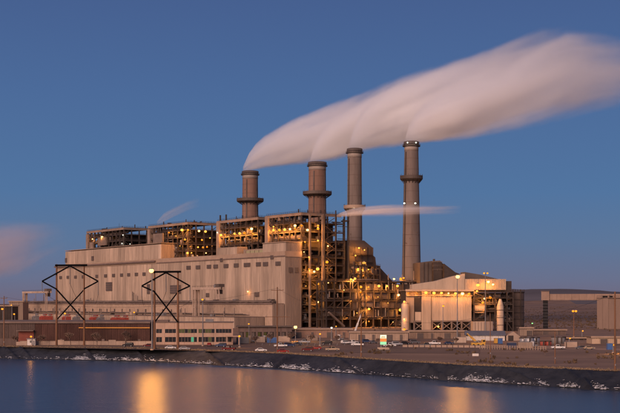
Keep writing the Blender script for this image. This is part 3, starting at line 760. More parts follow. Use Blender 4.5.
for px in (407.5, 416):
    lamp(at(px, 142.6, 996 - 7.4), 'white beacon at the top of the rightmost chimney, %s one' % ('left' if px < 411 else 'right'), size=.6, power=40, m=M_LAMPW, col=(.95, 1, .9), name='beacon', back=(0, 1.5, 0))
#==RIGHT==
# ================================================================== frames turned towards the shore
class Fr:
    def __init__(s, px, d, rz):
        s.o = Vector(((px - 310) / FPX * d, d, 0)); s.rz = rz; s.c = math.cos(rz); s.s = math.sin(rz)
    def x(s, px, y=0.0):
        r = (px - 310) / FPX
        return (r * (s.o.y + y * s.c) - s.o.x + y * s.s) / (s.c - r * s.s)
    def w(s, x, y=0.0): return Vector((s.o.x + x * s.c - y * s.s, s.o.y + x * s.s + y * s.c, 0))
    def z(s, px, py, y=0.0): return CAMH + (HZ - py) / FPX * s.w(s.x(px, y), y).y
    def p(s, px, py, y=0.0):
        p = s.w(s.x(px, y), y); p.z = s.z(px, py, y); return p
def panels_px(par, fr, m, px0, px1, z0, z1, y=0.0, w=6.0, ribs=6):
    panels(par, m, (fr.x(px0, y), y), (fr.x(px1, y), y), z0, z1 - z0, w, ribs)

# ---- baghouse
fb = Fr(402, 803, R(8))
bag = thing('baghouse', 'pale baghouse building on braced steel legs with a lit roofline', 'building', fb.o, fb.rz)
X = fb.x; Z = fb.z
M_PALE = mat('pale_cladding', (0.50, 0.375, 0.27), .7, .14, .3, (1, 1, .2), objvar=.06)
ztop = Z(440, 291); zb = Z(440, 320.5)
boxb('core', bag, M_DUCT, X(414), X(471), .6, 16, zb, ztop)
panels_px(bag, fb, M_PALE, 406, 414, zb - 1.5, ztop, 0, 3)
panels_px(bag, fb, M_SIDING2, 414, 421, Z(417, 311), ztop, .4, 5)
panels_px(bag, fb, M_PALE, 421.6, 431, zb - 7, ztop + 1.5, -1.2, 3.2)
panels_px(bag, fb, M_PALE, 431.4, 471.5, zb, ztop - 2, 0, 5.2, 5)
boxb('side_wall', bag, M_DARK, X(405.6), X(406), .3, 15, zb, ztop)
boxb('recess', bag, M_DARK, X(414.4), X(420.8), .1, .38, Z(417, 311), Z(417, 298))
boxb('gallery_box', bag, M_PALE, X(415), X(421), -.4, .05, zb - 1, Z(417, 312))
boxb('roof_overhang', bag, M_STEEL_L, X(404.5), X(473), -2.6, 17, ztop + .05, ztop + .7)
boxb('roof_edge', bag, M_PALE, X(404.5), X(473), -2.9, -2.62, ztop - .2, ztop + 1.1)
boxb('light_shelf', bag, M_STEEL_L, X(406), X(472), -1.9, -.35, Z(440, 296), Z(440, 295.4))
railing(bag, M_STEEL, (X(406), -1.9, Z(440, 295.4)), (X(472), -1.9, Z(440, 295.4)))
# sloped duct on the roof and the box beside it
v = []
prof = [(X(412, 8), ztop + 1), (X(464.8, 8), ztop + 1), (X(464.8, 8), Z(465, 273.5, 8)), (X(452, 8), Z(452, 276.5, 8)), (X(436, 8), Z(436, 281, 8)), (X(412, 8), Z(412, 284.5, 8))]
prism('roof_duct', bag, M_PALE, prof, 8, 15)
prism('roof_duct', bag, M_DUCT, [(X(465, 20), ztop), (X(502, 20), ztop), (X(502, 20), Z(502, 280, 20)), (X(480, 20), Z(480, 274.5, 20)), (X(465, 20), Z(465, 272, 20))], 20, 32)
boxb('roof_box_core', bag, M_SIDING2, X(465.2, 6), X(506, 6), 6.3, 18, ztop + .75, Z(480, 279, 6))
panels_px(bag, fb, M_PALE, 465.2, 506, ztop + .8, Z(480, 279, 6), 6, 4.5)
boxb('roof_box_cap', bag, M_STEEL, X(505.5, 6), X(512, 6), 7, 18, ztop, Z(509, 281, 6))
# braced legs and hoppers
xs_ = [X(p) for p in (414, 424, 432, 441.5, 451.5, 461.5, 471)]
for y in (0, 12):
    for x in xs_: boxb('leg', bag, M_STEEL_L, x - .5, x + .5, y - .5, y + .5, 0, zb)
    boxb('tie_beam', bag, M_STEEL_L, xs_[0] - .5, xs_[-1] + .5, y - .4, y + .4, zb - .9, zb - .02)
for xa, xb in zip(xs_, xs_[1:]):
    bar('brace', bag, M_STEEL_L, (xa, -.1, 1), (xb, -.1, zb - 1), .5); bar('brace', bag, M_STEEL_L, (xb, .35, 1), (xa, .35, zb - 1), .5)
    cx = (xa + xb) / 2; w = (xb - xa) / 2 - .3
    vv = [(cx - w, 2, zb), (cx + w, 2, zb), (cx + w, 10, zb), (cx - w, 10, zb), (cx - .8, 5.2, 2.5), (cx + .8, 5.2, 2.5), (cx + .8, 6.8, 2.5), (cx - .8, 6.8, 2.5)]
    meshobj('hopper', bag, M_DUCT, vv, [[0, 4, 5, 1], [1, 5, 6, 2], [2, 6, 7, 3], [3, 7, 4, 0], [4, 7, 6, 5], [0, 1, 2, 3]])
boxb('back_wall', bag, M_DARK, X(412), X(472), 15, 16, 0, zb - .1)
cyl('silo_column', bag, M_PALE, (X(405.2, -4), -4, 0), (X(405.2, -4), -4, Z(405, 304, -4)), 2.6, 20)
cyl('silo_cone', bag, M_PALE, (X(405.2, -4), -4, Z(405, 304, -4)), (X(405.2, -4), -4, Z(405, 301.5, -4)), 2.6, 20, .3)
def flights(fr, pts, y, where, **k):
    word = k.pop('word', 'orange')
    for i, (px, py) in enumerate(sorted(pts)):
        lamp(fr.p(px, py, y), '%s work light %s, %s from left' % (word, where, ORD[i]) if len(pts) > 1 else '%s work light %s' % (word, where), group='work lights on the plant', **k)
flights(fb, [(408.5, 293), (417, 293), (426, 292.6), (434, 293), (441.5, 293), (448.5, 293.2), (455.5, 293.4), (462.5, 293.6), (469, 293.8)], -2.2, 'under the baghouse eave', power=1300, size=.9, back=(0, 1.2, .5))
flights(fb, [(404.3, 301.6), (404.3, 319), (404.3, 329)], -7.2, 'on the round column left of the baghouse', power=450, size=.6)
flights(fb, [(438.3, 326.5)], -1.5, 'among the braced legs of the baghouse', power=700, size=.7, m=emit('yellow_glow', (1, .62, .1), 3))

# ---- open process tower right of the baghouse
ft = Fr(473, 808, R(8)); X = ft.x; Z = ft.z
tow = thing('process_tower', 'open steel process tower with a white vertical vessel, right of the baghouse', 'tower', ft.o, ft.rz)
zt = Z(490, 291.5)
frame(tow, [X(p) for p in (474, 485.5, 495, 507, 513)], [0, 8, 16, 24], [0, Z(490, 321), Z(490, 311), Z(490, 304), Z(490, 297.5), zt], M_STEEL, .8, .6, brace=.3, r=random.Random(21))
boxb('back_panel', tow, M_DUCT, X(473.4), X(505), 10, 11, Z(490, 321), zt - 1)
boxb('back_panel', tow, M_DARK, X(505.2), X(513), 9, 10, 0, zt - 1)
boxb('pale_panel', tow, M_PALE, X(474.5), X(485), .8, 1.4, Z(480, 313), Z(480, 303.5))
cyl('vessel', tow, M_PALE, (X(500.3, -2), -2, 0), (X(500.3, -2), -2, Z(500, 306, -2)), 2.3, 20)
cyl('vessel_cone', tow, M_PALE, (X(500.3, -2), -2, Z(500, 306, -2)), (X(500.3, -2), -2, Z(500, 299, -2)), 2.3, 20, .35)
for z in (4, 9, 14): lathe('vessel_ring', tow, M_STEEL_L, [(2.32, 0), (2.5, .1), (2.5, .5), (2.32, .6)], 20).location = (X(500.3, -2), -2, z)
clutter(tow, X(475), X(512), 2, 8, 2, zt - 2, 40, random.Random(31))
boxb('switch_house', tow, M_PALE, X(473, -5), X(486, -5), -5, 0, 0, Z(480, 321.5, -5))
boxb('switch_house', tow, M_SIDING2, X(486.4, -5), X(493, -5), -4.6, 0, 0, Z(480, 321.5, -5))
for k in range(4): boxb('pilaster', tow, M_STEEL_L, X(475 + k * 3, -5), X(475 + k * 3, -5) + .3, -5.15, -4.98, 0, Z(480, 322, -5))
flights(ft, [(478, 285), (488.3, 281.8), (493, 284.4), (486, 283)], 4, 'on the pale box above the process tower', power=2200, size=.95)
flights(ft, [(477, 291), (484.5, 298.6), (490.3, 297.6), (482.7, 302.6)], -1.2, 'on the upper decks of the process tower', power=2800, size=1.0)
flights(ft, [(483.5, 311)], -1.2, 'low on the process tower', power=300, size=.4)
# ---- dark drum and grey block at the right end
fd = Fr(518, 830, 0); X = fd.x; Z = fd.z
tk = thing('storage_silo', 'dark brown round silo with railing beside the process tower', 'silo', fd.o, 0)
cyl('drum', tk, mat('dark_silo', (.12, .085, .07), .8, .25, .2), (0, 6, 0), (0, 6, Z(518, 291.5)), 5.2, 32)
lathe('roof_ring', tk, M_STEEL, [(5.2, 0), (5.6, .1), (5.6, .7), (5.2, .8)], 32).location = (0, 6, Z(518, 291.5) - .9)
for k in range(20):
    a = k * math.pi / 10; cyl('rail_post', tk, M_STEEL, (5.4 * math.cos(a), 6 + 5.4 * math.sin(a), Z(518, 291.5)), (5.4 * math.cos(a), 6 + 5.4 * math.sin(a), Z(518, 291.5) + 1.6), .12, 5)
for k in range(5): lathe('hoop', tk, M_STEEL, [(5.21, 0), (5.32, .1), (5.32, .4), (5.21, .5)], 32).location = (0, 6, 3 + k * 4.5)
boxb('ladder', tk, M_STEEL, 1.6, 2.4, .5, .9, 0, Z(518, 291.5) + 1.5)
fg = Fr(524, 835, 0)
p_ = fg.p(532.3, 323.3, 0); sl = lamp(p_, 'green signal lamp on a post right of the dark silo', size=.5, power=40, m=M_LAMPG, col=(.4, 1, .35), name='signal_lamp', bracket=False)
cyl('post', sl, M_STEEL, (0, .3, -p_.z), (0, .3, .3), .15, 8)

# ---- flue duct behind the baghouse beside the rightmost chimney
fz = Fr(421, 960, R(10)); X = fz.x; Z = fz.z
fl = thing('flue_duct', 'grey flue duct sloping down from the rightmost chimney', 'duct', fz.o, fz.rz)
prism('duct_shell', fl, M_DUCT, [(X(420), 0), (X(460), 0), (X(460), Z(460, 278)), (X(453), Z(453, 275)), (X(446), Z(446, 267)), (X(440), Z(440, 260.5)), (X(431), Z(431, 261)), (X(420), Z(420, 262.5))], 0, 22)
for px in (424, 428, 432, 436, 440): boxb('stiffener', fl, M_STEEL, X(px) - .3, X(px) + .3, -.4, -.02, 0, Z(px, 262.5))
boxb('access_tower', fl, M_STEEL, X(432), X(440.5), -4, -.6, 0, Z(436, 262))
for py in (263, 267, 271): railing(fl, M_STEEL_L, (X(431), -4.4, Z(436, py)), (X(441), -4.4, Z(436, py)))
cyl('vent', fl, M_STEEL, (X(435), 3, Z(435, 262)), (X(435), 3, Z(435, 258.8)), .9, 10)
prism('branch_duct', fl, M_STEEL, [(X(441), 0), (X(462), 0), (X(462), Z(462, 276)), (X(452), Z(452, 272.5)), (X(441), Z(441, 264))], -9, -1)

# ================================================================== conveyor, transfer tower and silo on the right
fc = Fr(545, 900, R(-14)); X = fc.x; Z = fc.z
cv = thing('coal_conveyor', 'long covered overhead conveyor gallery at the right, before the hills', 'conveyor', fc.o, fc.rz)
M_CONVEY = mat('conveyor_cladding', (.30, .205, .155), .8, .15, .2, objvar=.05)
boxb('transfer_house', cv, M_CONVEY, X(541.5), X(549.5), -3, 3.5, Z(545, 300.3), Z(545, 291.6))
boxb('transfer_roof', cv, M_DARKTRIM, X(541.2), X(549.8), -3.3, 3.8, Z(545, 291.6) + .02, Z(545, 291.6) + .5)
for k in range(12):
    xa = X(549.6) + (X(640) - X(549.6)) * k / 12; xb = X(549.6) + (X(640) - X(549.6)) * (k + 1) / 12 - .1
    boxb('gallery_section', cv, M_CONVEY, xa, xb, -1.8, 1.8, Z(560, 299.8), Z(560, 294.0))
boxb('gallery_sill', cv, M_DARKTRIM, X(549.6), X(640), -2.0, 2.0, Z(560, 300.4), Z(560, 299.85))
MB_ = mat('dark_leg', (.03, .028, .03), .7, .2, .3)
boxb('support_leg', cv, MB_, X(543.2), X(547.8), -1.6, 1.6, 0, Z(545, 300.3) - .05)
for k in range(9): boxb('leg_girt', cv, M_BLACKST, X(542.9), X(548.1), -1.8, -1.62, 1 + k * 2.3, 1.35 + k * 2.3)
fs = Fr(597, 880, R(-14)); X = fs.x; Z = fs.z
so = thing('coal_silo', 'tall square concrete silo under the conveyor at right edge', 'silo', fs.o, fs.rz)
M_SILO = mat('silo_concrete', (.20, .14, .11), .85, .18, .15, (1, 1, .2), objvar=.05)
boxb('core', so, M_SILO, X(597.5), X(626), .5, 18, 0, Z(605, 298.5))
for k, (p0, p1) in enumerate(((597, 602.5), (602.7, 608.5), (608.7, 614), (614.2, 620), (620.2, 627))):
    boxb('wall_bay', so, M_SILO, X(p0), X(p1), 0 if k < 2 else 1.0, (0 if k < 2 else 1.0) + .9, 0, Z(605, 298.2))
boxb('roof_slab', so, M_DARKTRIM, X(596.6), X(628), -.5, 18.5, Z(605, 298.1), Z(605, 297.5))
for px, w in ((605, 3.5), (611, 2.4)): boxb('roof_hoist', so, M_BLACKST, X(px) - w / 2, X(px) + w / 2, 2, 5, Z(605, 297.5), Z(605, 295.6))
railing(so, M_STEEL, (X(597), -.4, Z(605, 297.5)), (X(627), -.4, Z(605, 297.5)))

# ================================================================== foreground buildings
# brown warehouse
fw = Fr(-30, 552, R(-2)); X = fw.x; Z = fw.z
wh = thing('warehouse', 'low maroon-brown metal warehouse along the bank at left', 'building', fw.o, fw.rz)
zt = Z(90, 322.5)
boxb('core', wh, M_BRICK, X(-30), X(150), .4, 60, 0, zt - .4)
panels_px(wh, fw, M_BRICK2, -30, 35, 3, zt, 0, 3.0, 5)
panels_px(wh, fw, M_BRICK, 35.2, 150, 1.8, zt, 0, 3.0, 5)
boxb('plinth', wh, M_BRICK2, X(-30), X(17), -.1, .3, 0, 2.95)
boxb('roof', wh, M_ROOF, X(-31), X(150.5), -.4, 60, zt + .02, zt + .35)
boxb('fascia', wh, M_DARKTRIM, X(-31), X(150.5), -.75, -.42, zt - .35, zt + .5)
boxb('crash_rail', wh, mat('orange_rail', (.60, .27, .05), .6, .15, .4), X(79), X(150), -.75, -.35, Z(110, 328.2), Z(110, 327.2))
boxb('dock_door', wh, mat('red_door', (.22, .06, .04), .7, .2, .4), X(19), X(34), -.62, -.35, .3, Z(26, 331))
boxb('dock_canopy', wh, M_DARKTRIM, X(18), X(35), -3, -.65, Z(26, 331), Z(26, 330.2))
for px in (60, 102, 138): boxb('door', wh, M_DARKTRIM, X(px), X(px) + 1.3, -.55, -.32, .1, 2.6)
lw = thing('low_wall', 'low pale concrete wall in front of the maroon warehouse', 'wall', fw.w(0, -6), fw.rz)
for k in range(18):
    xa = X(20, -6) + (X(153, -6) - X(20, -6)) * k / 18; xb = X(20, -6) + (X(153, -6) - X(20, -6)) * (k + 1) / 18
    boxb('wall_segment', lw, M_WALLC, xa, xb - .08, 0, .4, -.2, 1.7 + (.5 if k % 7 == 5 else 0))
    boxb('coping', lw, M_TRIM, xa, xb - .08, -.08, .48, 1.72 + (.5 if k % 7 == 5 else 0), 1.9 + (.5 if k % 7 == 5 else 0))
ki = thing('guard_kiosk', 'small white kiosk under a lamp before the brown warehouse', 'kiosk', fw.w(X(30, -9), -9), fw.rz)
boxb('body', ki, M_WHITE, -1, 2.6, -1, 1, 0, 2.8); boxb('roof', ki, M_GREYM, -1.3, 2.9, -1.4, 1.4, 2.82, 3.1); boxb('window', ki, M_GLASS, .2, 1.4, -1.06, -1.0, 1.2, 2.2); boxb('door', ki, M_GREYM, 1.6, 2.4, -1.07, -1.0, .1, 2.2); boxb('counter_wall', ki, M_WALLC, -6, -1.1, -1, -.6, 0, 1.6)
# office
fo = Fr(155, 548, R(3)); X = fo.x; Z = fo.z
of = thing('office_building', 'two-storey tan office with dark ribbon windows by the parking lot', 'building', fo.o, fo.rz)
zr = Z(190, 322.8)
M_OFF = mat('office_panel', (.46, .31, .225), .8, .1, .4)
boxb('core', of, M_DARK, X(155) + .3, X(233) - .3, 1.2, 22, 0, zr - .5)
zl = [(0, Z(190, 342)), (Z(190, 337), Z(190, 333)), (Z(190, 329), zr)]
def band(z0, z1, p0=155, p1=233):
    n = 8
    for k in range(n):
        xa = X(p0) + (X(p1) - X(p0)) * k / n; boxb('spandrel', of, M_OFF, xa, X(p0) + (X(p1) - X(p0)) * (k + 1) / n - .06, 0, 1.1, z0, z1)
for a, b_ in zl: band(a, b_)
for p0, p1 in ((155, 156.2), (162, 165), (176, 178.6), (197, 198.6), (214.6, 216), (231.5, 233)):
    for za, zb2 in ((zl[0][1], zl[1][0]), (zl[1][1], zl[2][0])): boxb('pier', of, M_OFF, X(p0), X(p1), .05, 1.1, za + .01, zb2 - .01)
wins = [(156.2, 162), (165, 176), (178.6, 197), (198.6, 214.6), (216, 231.5)]
for li, (za, zb2) in enumerate(((zl[0][1], zl[1][0]), (zl[1][1], zl[2][0]))):
    for wi, (p0, p1) in enumerate(wins):
        n = max(1, round((p1 - p0) / 3.2)); 
        for k in range(n):
            xa = X(p0) + (X(p1) - X(p0)) * k / n; xb = X(p0) + (X(p1) - X(p0)) * (k + 1) / n
            lit = (li == 1 and wi in (2, 3) and k % 2 == 0) or (li == 0 and wi == 2 and k == 4)
            m = M_GLASS
            if li == 1 and wi == 2 and k in (0, 1, 3): m = M_WINLIT
            if li == 1 and wi == 3 and k in (0, 2, 3): m = M_WINLIT
            if li == 0 and wi == 2 and k == 4: m = M_WINGRN
            if li == 0 and wi == 3 and k in (3,): m = M_WINLIT
            w_ = boxb('window', of, m, xa + .12, xb - .12, .5, .7, za + .05, zb2 - .05)
            under(boxb('mullion', of, M_DARKTRIM, xb - .1, xb + .1, .42, .8, za + .02, zb2 - .02), w_)
boxb('roof', of, M_ROOF, X(155) - .2, X(233) + .2, -.2, 22, zr + .02, zr + .3)
boxb('roof_plant', of, M_DARKTRIM, X(156), X(168), 3, 9, zr + .3, zr + 1.3); boxb('roof_plant', of, M_GREYM, X(205), X(213), 5, 9, zr + .3, zr + 1.6)
boxb('entrance_canopy', of, M_OFF, X(226), X(240), -4, -.1, Z(230, 336.5), Z(230, 335.6))
for px in (227, 239): boxb('canopy_post', of, M_OFF, X(px) - .25, X(px) + .25, -3.8, -3.3, 0, Z(230, 336.5))
# shop building right of the office (lit doors)
fk = Fr(238, 640, R(2)); X = fk.x; Z = fk.z
sh = thing('workshop', 'brown workshop with lit door bays between the office and pole', 'building', fk.o, fk.rz)
boxb('core', sh, M_DARK, X(238), X(292), .5, 14, 0, Z(265, 327))
for k in range(9):
    xa = X(238 + k * 6); boxb('pier', sh, M_BRICK2, xa, xa + .9, 0, .48, 0, Z(265, 327))
    boxb('bay_door', sh, emit('dim_door', (.55, .40, .14), .12) if k in (1, 3, 4) else M_LOUVER, xa + 1.0, xa + 2.4, .2, .46, .2, 3.4)
    boxb('bay_wall', sh, M_BRICK2, xa + .92, X(238 + k * 6 + 6) - .02, .1, .47, 3.6, Z(265, 327))
boxb('roof', sh, M_DUCT, X(236), X(294), -1.2, 14.5, Z(265, 327) + .02, Z(265, 326))
# long low shed in the middle
def shed(px0, px1, d, ytop, m, label, depth=14, rz=0.0, roofm=None, doors=4, over=.6, name='low_shed', gable=False):
    f = Fr(px0, d, rz); X = f.x; zt = f.z((px0 + px1) / 2, ytop)
    t = thing(name, label, 'building', f.o, rz)
    L = X(px1)
    boxb('core', t, m, .2, L - .2, .4, depth, 0, zt - .3)
    panels(t, m, (0, 0), (L, 0), 0, zt, 3.2, 4)
    boxb('roof', t, roofm or M_ROOF, -over, L + over, -over, depth + over, zt + .02, zt + .4)
    boxb('fascia', t, M_TRIM, -over, L + over, -over - .25, -over - .02, zt - .25, zt + .5)
    for k in range(doors):
        x = L * (k + .6) / (doors + .2)
        w = 1.2 if k % 2 else 3.2
        fdoor = boxb('door', t, M_LOUVER, x, x + w, -.5, -.3, .05, min(zt - .8, 3.0))
        under(boxb('door_frame', t, M_TRIM, x - .15, x - .02, -.55, -.3, .05, min(zt - .7, 3.15)), fdoor)
    return t
shed(286, 352, 660, 329.2, mat('pink_shed', (.34, .215, .16), .8, .15, .3, objvar=.06), 'flat-roofed pinkish shed behind the parked cars, below the boiler house', 26, 0.02)
shed(350, 408, 610, 332.2, M_WALLC, 'pale flat-roofed shed behind the lit roadside sign', 16, 0.02)
shed(409, 466, 640, 331.2, mat('tan_shed', (.28, .195, .145), .8, .15, .3, objvar=.06), 'tan shed in front of the baghouse legs', 14, 0.02)
# grey gabled shed with dark door
fq = Fr(466, 610, R(-6)); X = fq.x; Z = fq.z
gs = thing('gabled_shed', 'grey gabled shed with a pale wall and dark doorway', 'building', fq.o, fq.rz)
ze = Z(490, 335.5); zr = Z(490, 331); L = X(505); L2 = X(520)
boxb('core', gs, M_WALLC, .2, L - .1, .4, 12, 0, ze)
panels(gs, M_WHITE, (0, 0), (L, 0), 0, ze, 3.2, 4)
meshobj('roof', gs, mat('blue_grey_roof', (.15, .15, .17), .6, .2, .4), [(-.6, -.8, ze), (L + .4, -.8, ze), (L + .4, 6, zr), (-.6, 6, zr), (-.6, 13, ze), (L + .4, 13, ze)], [[0, 1, 2, 3], [3, 2, 5, 4]])
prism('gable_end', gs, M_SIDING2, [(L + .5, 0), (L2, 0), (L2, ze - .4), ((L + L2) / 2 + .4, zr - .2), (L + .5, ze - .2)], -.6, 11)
boxb('doorway', gs, M_DARK, X(508), X(513.5), -.85, -.62, 0, Z(510, 335.5)); boxb('door_frame', gs, M_SIDING, X(507.3), X(508) - .02, -.9, -.61, 0, Z(510, 335))
boxb('door_frame', gs, M_SIDING, X(513.5) + .02, X(514.2), -.9, -.61, 0, Z(510, 335))
# tanks and boxes right of it
def tank(px, ybase, ytop, r, label, m, horiz=False, name='storage_tank'):
    p = gp(px, ybase); h = (ybase - ytop) / (FPX / p.y)
    t = thing(name, label, 'tank', p, 0)
    if horiz:
        cyl('shell', t, m, (-r * 1.8, 0, h * .55), (r * 1.8, 0, h * .55), h * .45, 18)
        for s in (-1, 1): boxb('saddle', t, M_WALLC, s * r - .3, s * r + .3, -h * .4, h * .4, 0, h * .3)
    else:
        cyl('shell', t, m, (0, 0, 0), (0, 0, h * .88), r, 22); cyl('roof_cone', t, m, (0, 0, h * .88), (0, 0, h), r, 22, .12)
        boxb('ladder', t, M_STEEL, -.35, .35, -r - .25, -r - .02, 0, h * .9); lathe('rim', t, M_STEEL, [(r + .02, 0), (r + .15, .05), (r + .15, .3), (r + .02, .35)], 22).location.z = h * .86
    return t
tank(523.5, 343, 337.5, 2.0, 'grey round tank just right of the gabled shed', M_GALV)
tank(529, 344, 336.8, 2.4, 'larger grey round tank between the gabled shed and pole', M_GALV)
tank(535.5, 343.5, 337, 1.9, 'grey round tank left of the red tanks', M_GALV)
tank(543, 345.5, 341, 1.3, 'left one of two small red tanks', M_RED)
tank(548.5, 345.5, 341, 1.3, 'right one of two small red tanks', M_RED)
tank(556, 343.5, 336.5, 2.2, 'grey round tank behind the short pole', M_GREYM)
tank(560.5, 343.5, 336.5, 2.2, 'grey round tank right of the short pole', M_GREYM)
shed(520, 533, 700, 328, M_SIDING2, 'square tan shed beside the round tanks', 8, 0, doors=1)
shed(534, 566, 720, 330, M_DARKTRIM, 'long dark shed below the transfer tower', 8, 0, doors=2)
shed(567, 590, 620, 338, M_DARK, 'dark low shed between lamp post and orange-lit shed', 10, 0, roofm=M_BLACKST, doors=2)
shed(592, 636, 560, 337.2, M_PALE, 'orange-lit pale shed at the right edge', 12, 0, doors=3)
def boxthing(px, py, w, h, dpt, m, name, label, cat):
    t = thing(name, label, cat, gp(px, py), 0)
    boxb('body', t, m, -w / 2, w / 2, 0, dpt, .15, h); boxb('lid', t, M_GREYM, -w / 2 - .08, w / 2 + .08, -.08, dpt + .08, h + .01, h + .15)
    for s in (-1, 1): boxb('skid', t, M_STEEL, s * w * .35 - .12, s * w * .35 + .12, 0, dpt, 0, .14)
    return t
boxthing(500.5, 344, 2.0, 2.6, 2, M_BLUE, 'blue_bin', 'bright blue bin before the gabled shed', 'bin')
boxthing(512, 347.5, 3.8, 2.0, 2.2, mat('navy_paint', (.03, .045, .10), .5, .2, .5), 'skip_container', 'dark blue skip by the fence', 'skip')
boxthing(610, 350, 2.0, 2.6, 2, M_BLUE, 'blue_bin', 'blue bin under the lamp at right edge', 'bin')
boxthing(496, 343.5, 1.6, 2.4, 1.6, M_YELLOW, 'fuel_cabinet', 'small yellow cabinet beside the blue bin', 'cabinet')
# far left low buildings
shed(-14, 12, 900, 306, M_DARK, 'dark shed at the far left edge', 20, 0, doors=1)
shed(9, 23, 980, 301.5, M_SIDING2, 'square tan block left of the gantry crane', 20, 0, doors=1)

# ================================================================== pavings
def sheet(name, pts, m, dz):
    from mathutils.geometry import tessellate_polygon
    n = 14; V = []; F = []
    (a, b2, c, d_) = [Vector(p) for p in pts]
    for j in range(n + 1):
        for i in range(n * 4 + 1):
            u = i / (n * 4); w = j / n
            p = (a * (1 - u) + b2 * u) * (1 - w) + (d_ * (1 - u) + c * u) * w
            V.append((p.x, p.y, gz(p.x, p.y) + dz))
    W = n * 4 + 1
    for j in range(n):
        for i in range(n * 4): F.append([j * W + i, j * W + i + 1, (j + 1) * W + i + 1, (j + 1) * W + i])
    return struct(meshobj(name, None, m, V, F, True))
M_ASPH = mat('old_asphalt', (.15, .10, .075), .9, .25, .12, bump=.2, bscale=1.5)
sheet('parking_lot', [gp(205, 351.5), gp(480, 354), gp(480, 340), gp(205, 341)], M_ASPH, .05)
sheet('access_road', [gp(-40, 346.3), gp(204.5, 350.8), gp(204.5, 348.6), gp(-40, 345.3)], M_ASPH, .05)
M_GRAVEL = mat('pale_gravel', (.33, .215, .15), .95, .2, .1)
sheet('gravel_road', [gp(481, 346.5), gp(660, 352.5), gp(660, 349.8), gp(481, 343.8)], M_GRAVEL, .06)
M_LINE = mat('worn_line_paint', (.45, .42, .38), .8, .3, .6)
for k in range(26):
    p = gp(262 + k * 7.5, 345.5); q = gp(262.5 + k * 7.5, 343.3)
    o = bar('parking_line', None, M_LINE, (p.x, p.y, gz(p.x, p.y) + .062), (q.x, q.y, gz(q.x, q.y) + .062), .16, .012); struct(o)
# ================================================================== yard clutter between the office and the boiler house
def skid(px, py, kind, m, label, w, h):
    b_ = gp(px, py); t = thing('storage_container' if kind == 0 else 'pump_skid', label, 'container' if kind == 0 else 'pump', b_, R(rng.uniform(-12, 12)), 'yard equipment')
    if kind == 0:
        boxb('body', t, m, -w / 2, w / 2, 0, 2.4, .1, h)
        for k in range(int(w / .6)): boxb('rib', t, m, -w / 2 + .2 + k * .6, -w / 2 + .45 + k * .6, -.08, -.005, .2, h - .15)
        for s_ in (-1, 1): boxb('corner_post', t, M_STEEL, s_ * w / 2 - .1, s_ * w / 2 + .1, -.1, .1, 0, h + .05)
        boxb('roof', t, M_GREYM, -w / 2 - .05, w / 2 + .05, -.05, 2.45, h + .01, h + .12)
    else:
        boxb('base_frame', t, M_STEEL, -w / 2, w / 2, 0, 1.8, 0, .3); cyl('vessel', t, m, (-w * .2, .9, .32), (-w * .2, .9, h), .8, 14)
        cyl('motor', t, M_GREYM, (w * .05, .9, .8), (w * .42, .9, .8), .45, 12); cyl('pipe', t, M_PIPE, (-w * .2, .9, h * .8), (w * .4, .9, h * .8), .16, 8); bar('pipe_riser', t, M_PIPE, (w * .4, .9, .9), (w * .4, .9, h * .8 + .1), .3)
for px, py, kd, m, lab, w, h in [(243, 343.5, 0, M_GREYM, 'grey container right of the office entrance', 6, 2.7), (251, 342.8, 1, M_WALLC, 'pale pump skid left of the workshop bays', 4, 3.4), (259, 342.4, 0, M_SIDING, 'tan container before the workshop', 6, 2.7),
    (266.5, 342.2, 1, M_GALV, 'grey pump skid before the workshop', 4, 3.2), (284, 342, 0, M_WALLC, 'pale container right of the tall wooden pole', 6, 2.7), (272, 343, 0, M_BLUE, 'blue container left of the tall wooden pole', 5, 2.6),
    (312, 341, 0, M_SIDING2, 'brown container before the pinkish shed', 6, 2.7), (341, 340.5, 1, M_WHITE, 'white pump skid before the pinkish shed', 4, 3.0), (460, 343, 0, M_SIDING, 'tan container left of the orange crane', 6, 2.7),
    (525, 348.2, 0, M_SIDING2, 'brown container behind the post fence', 6, 2.5), (535, 347.6, 1, M_WHITE, 'white pump skid behind the post fence', 4, 2.6), (572, 347.6, 0, M_WALLC, 'pale container before the dark low shed', 5, 2.4)]:
    skid(px, py, kd, m, lab, w, h)
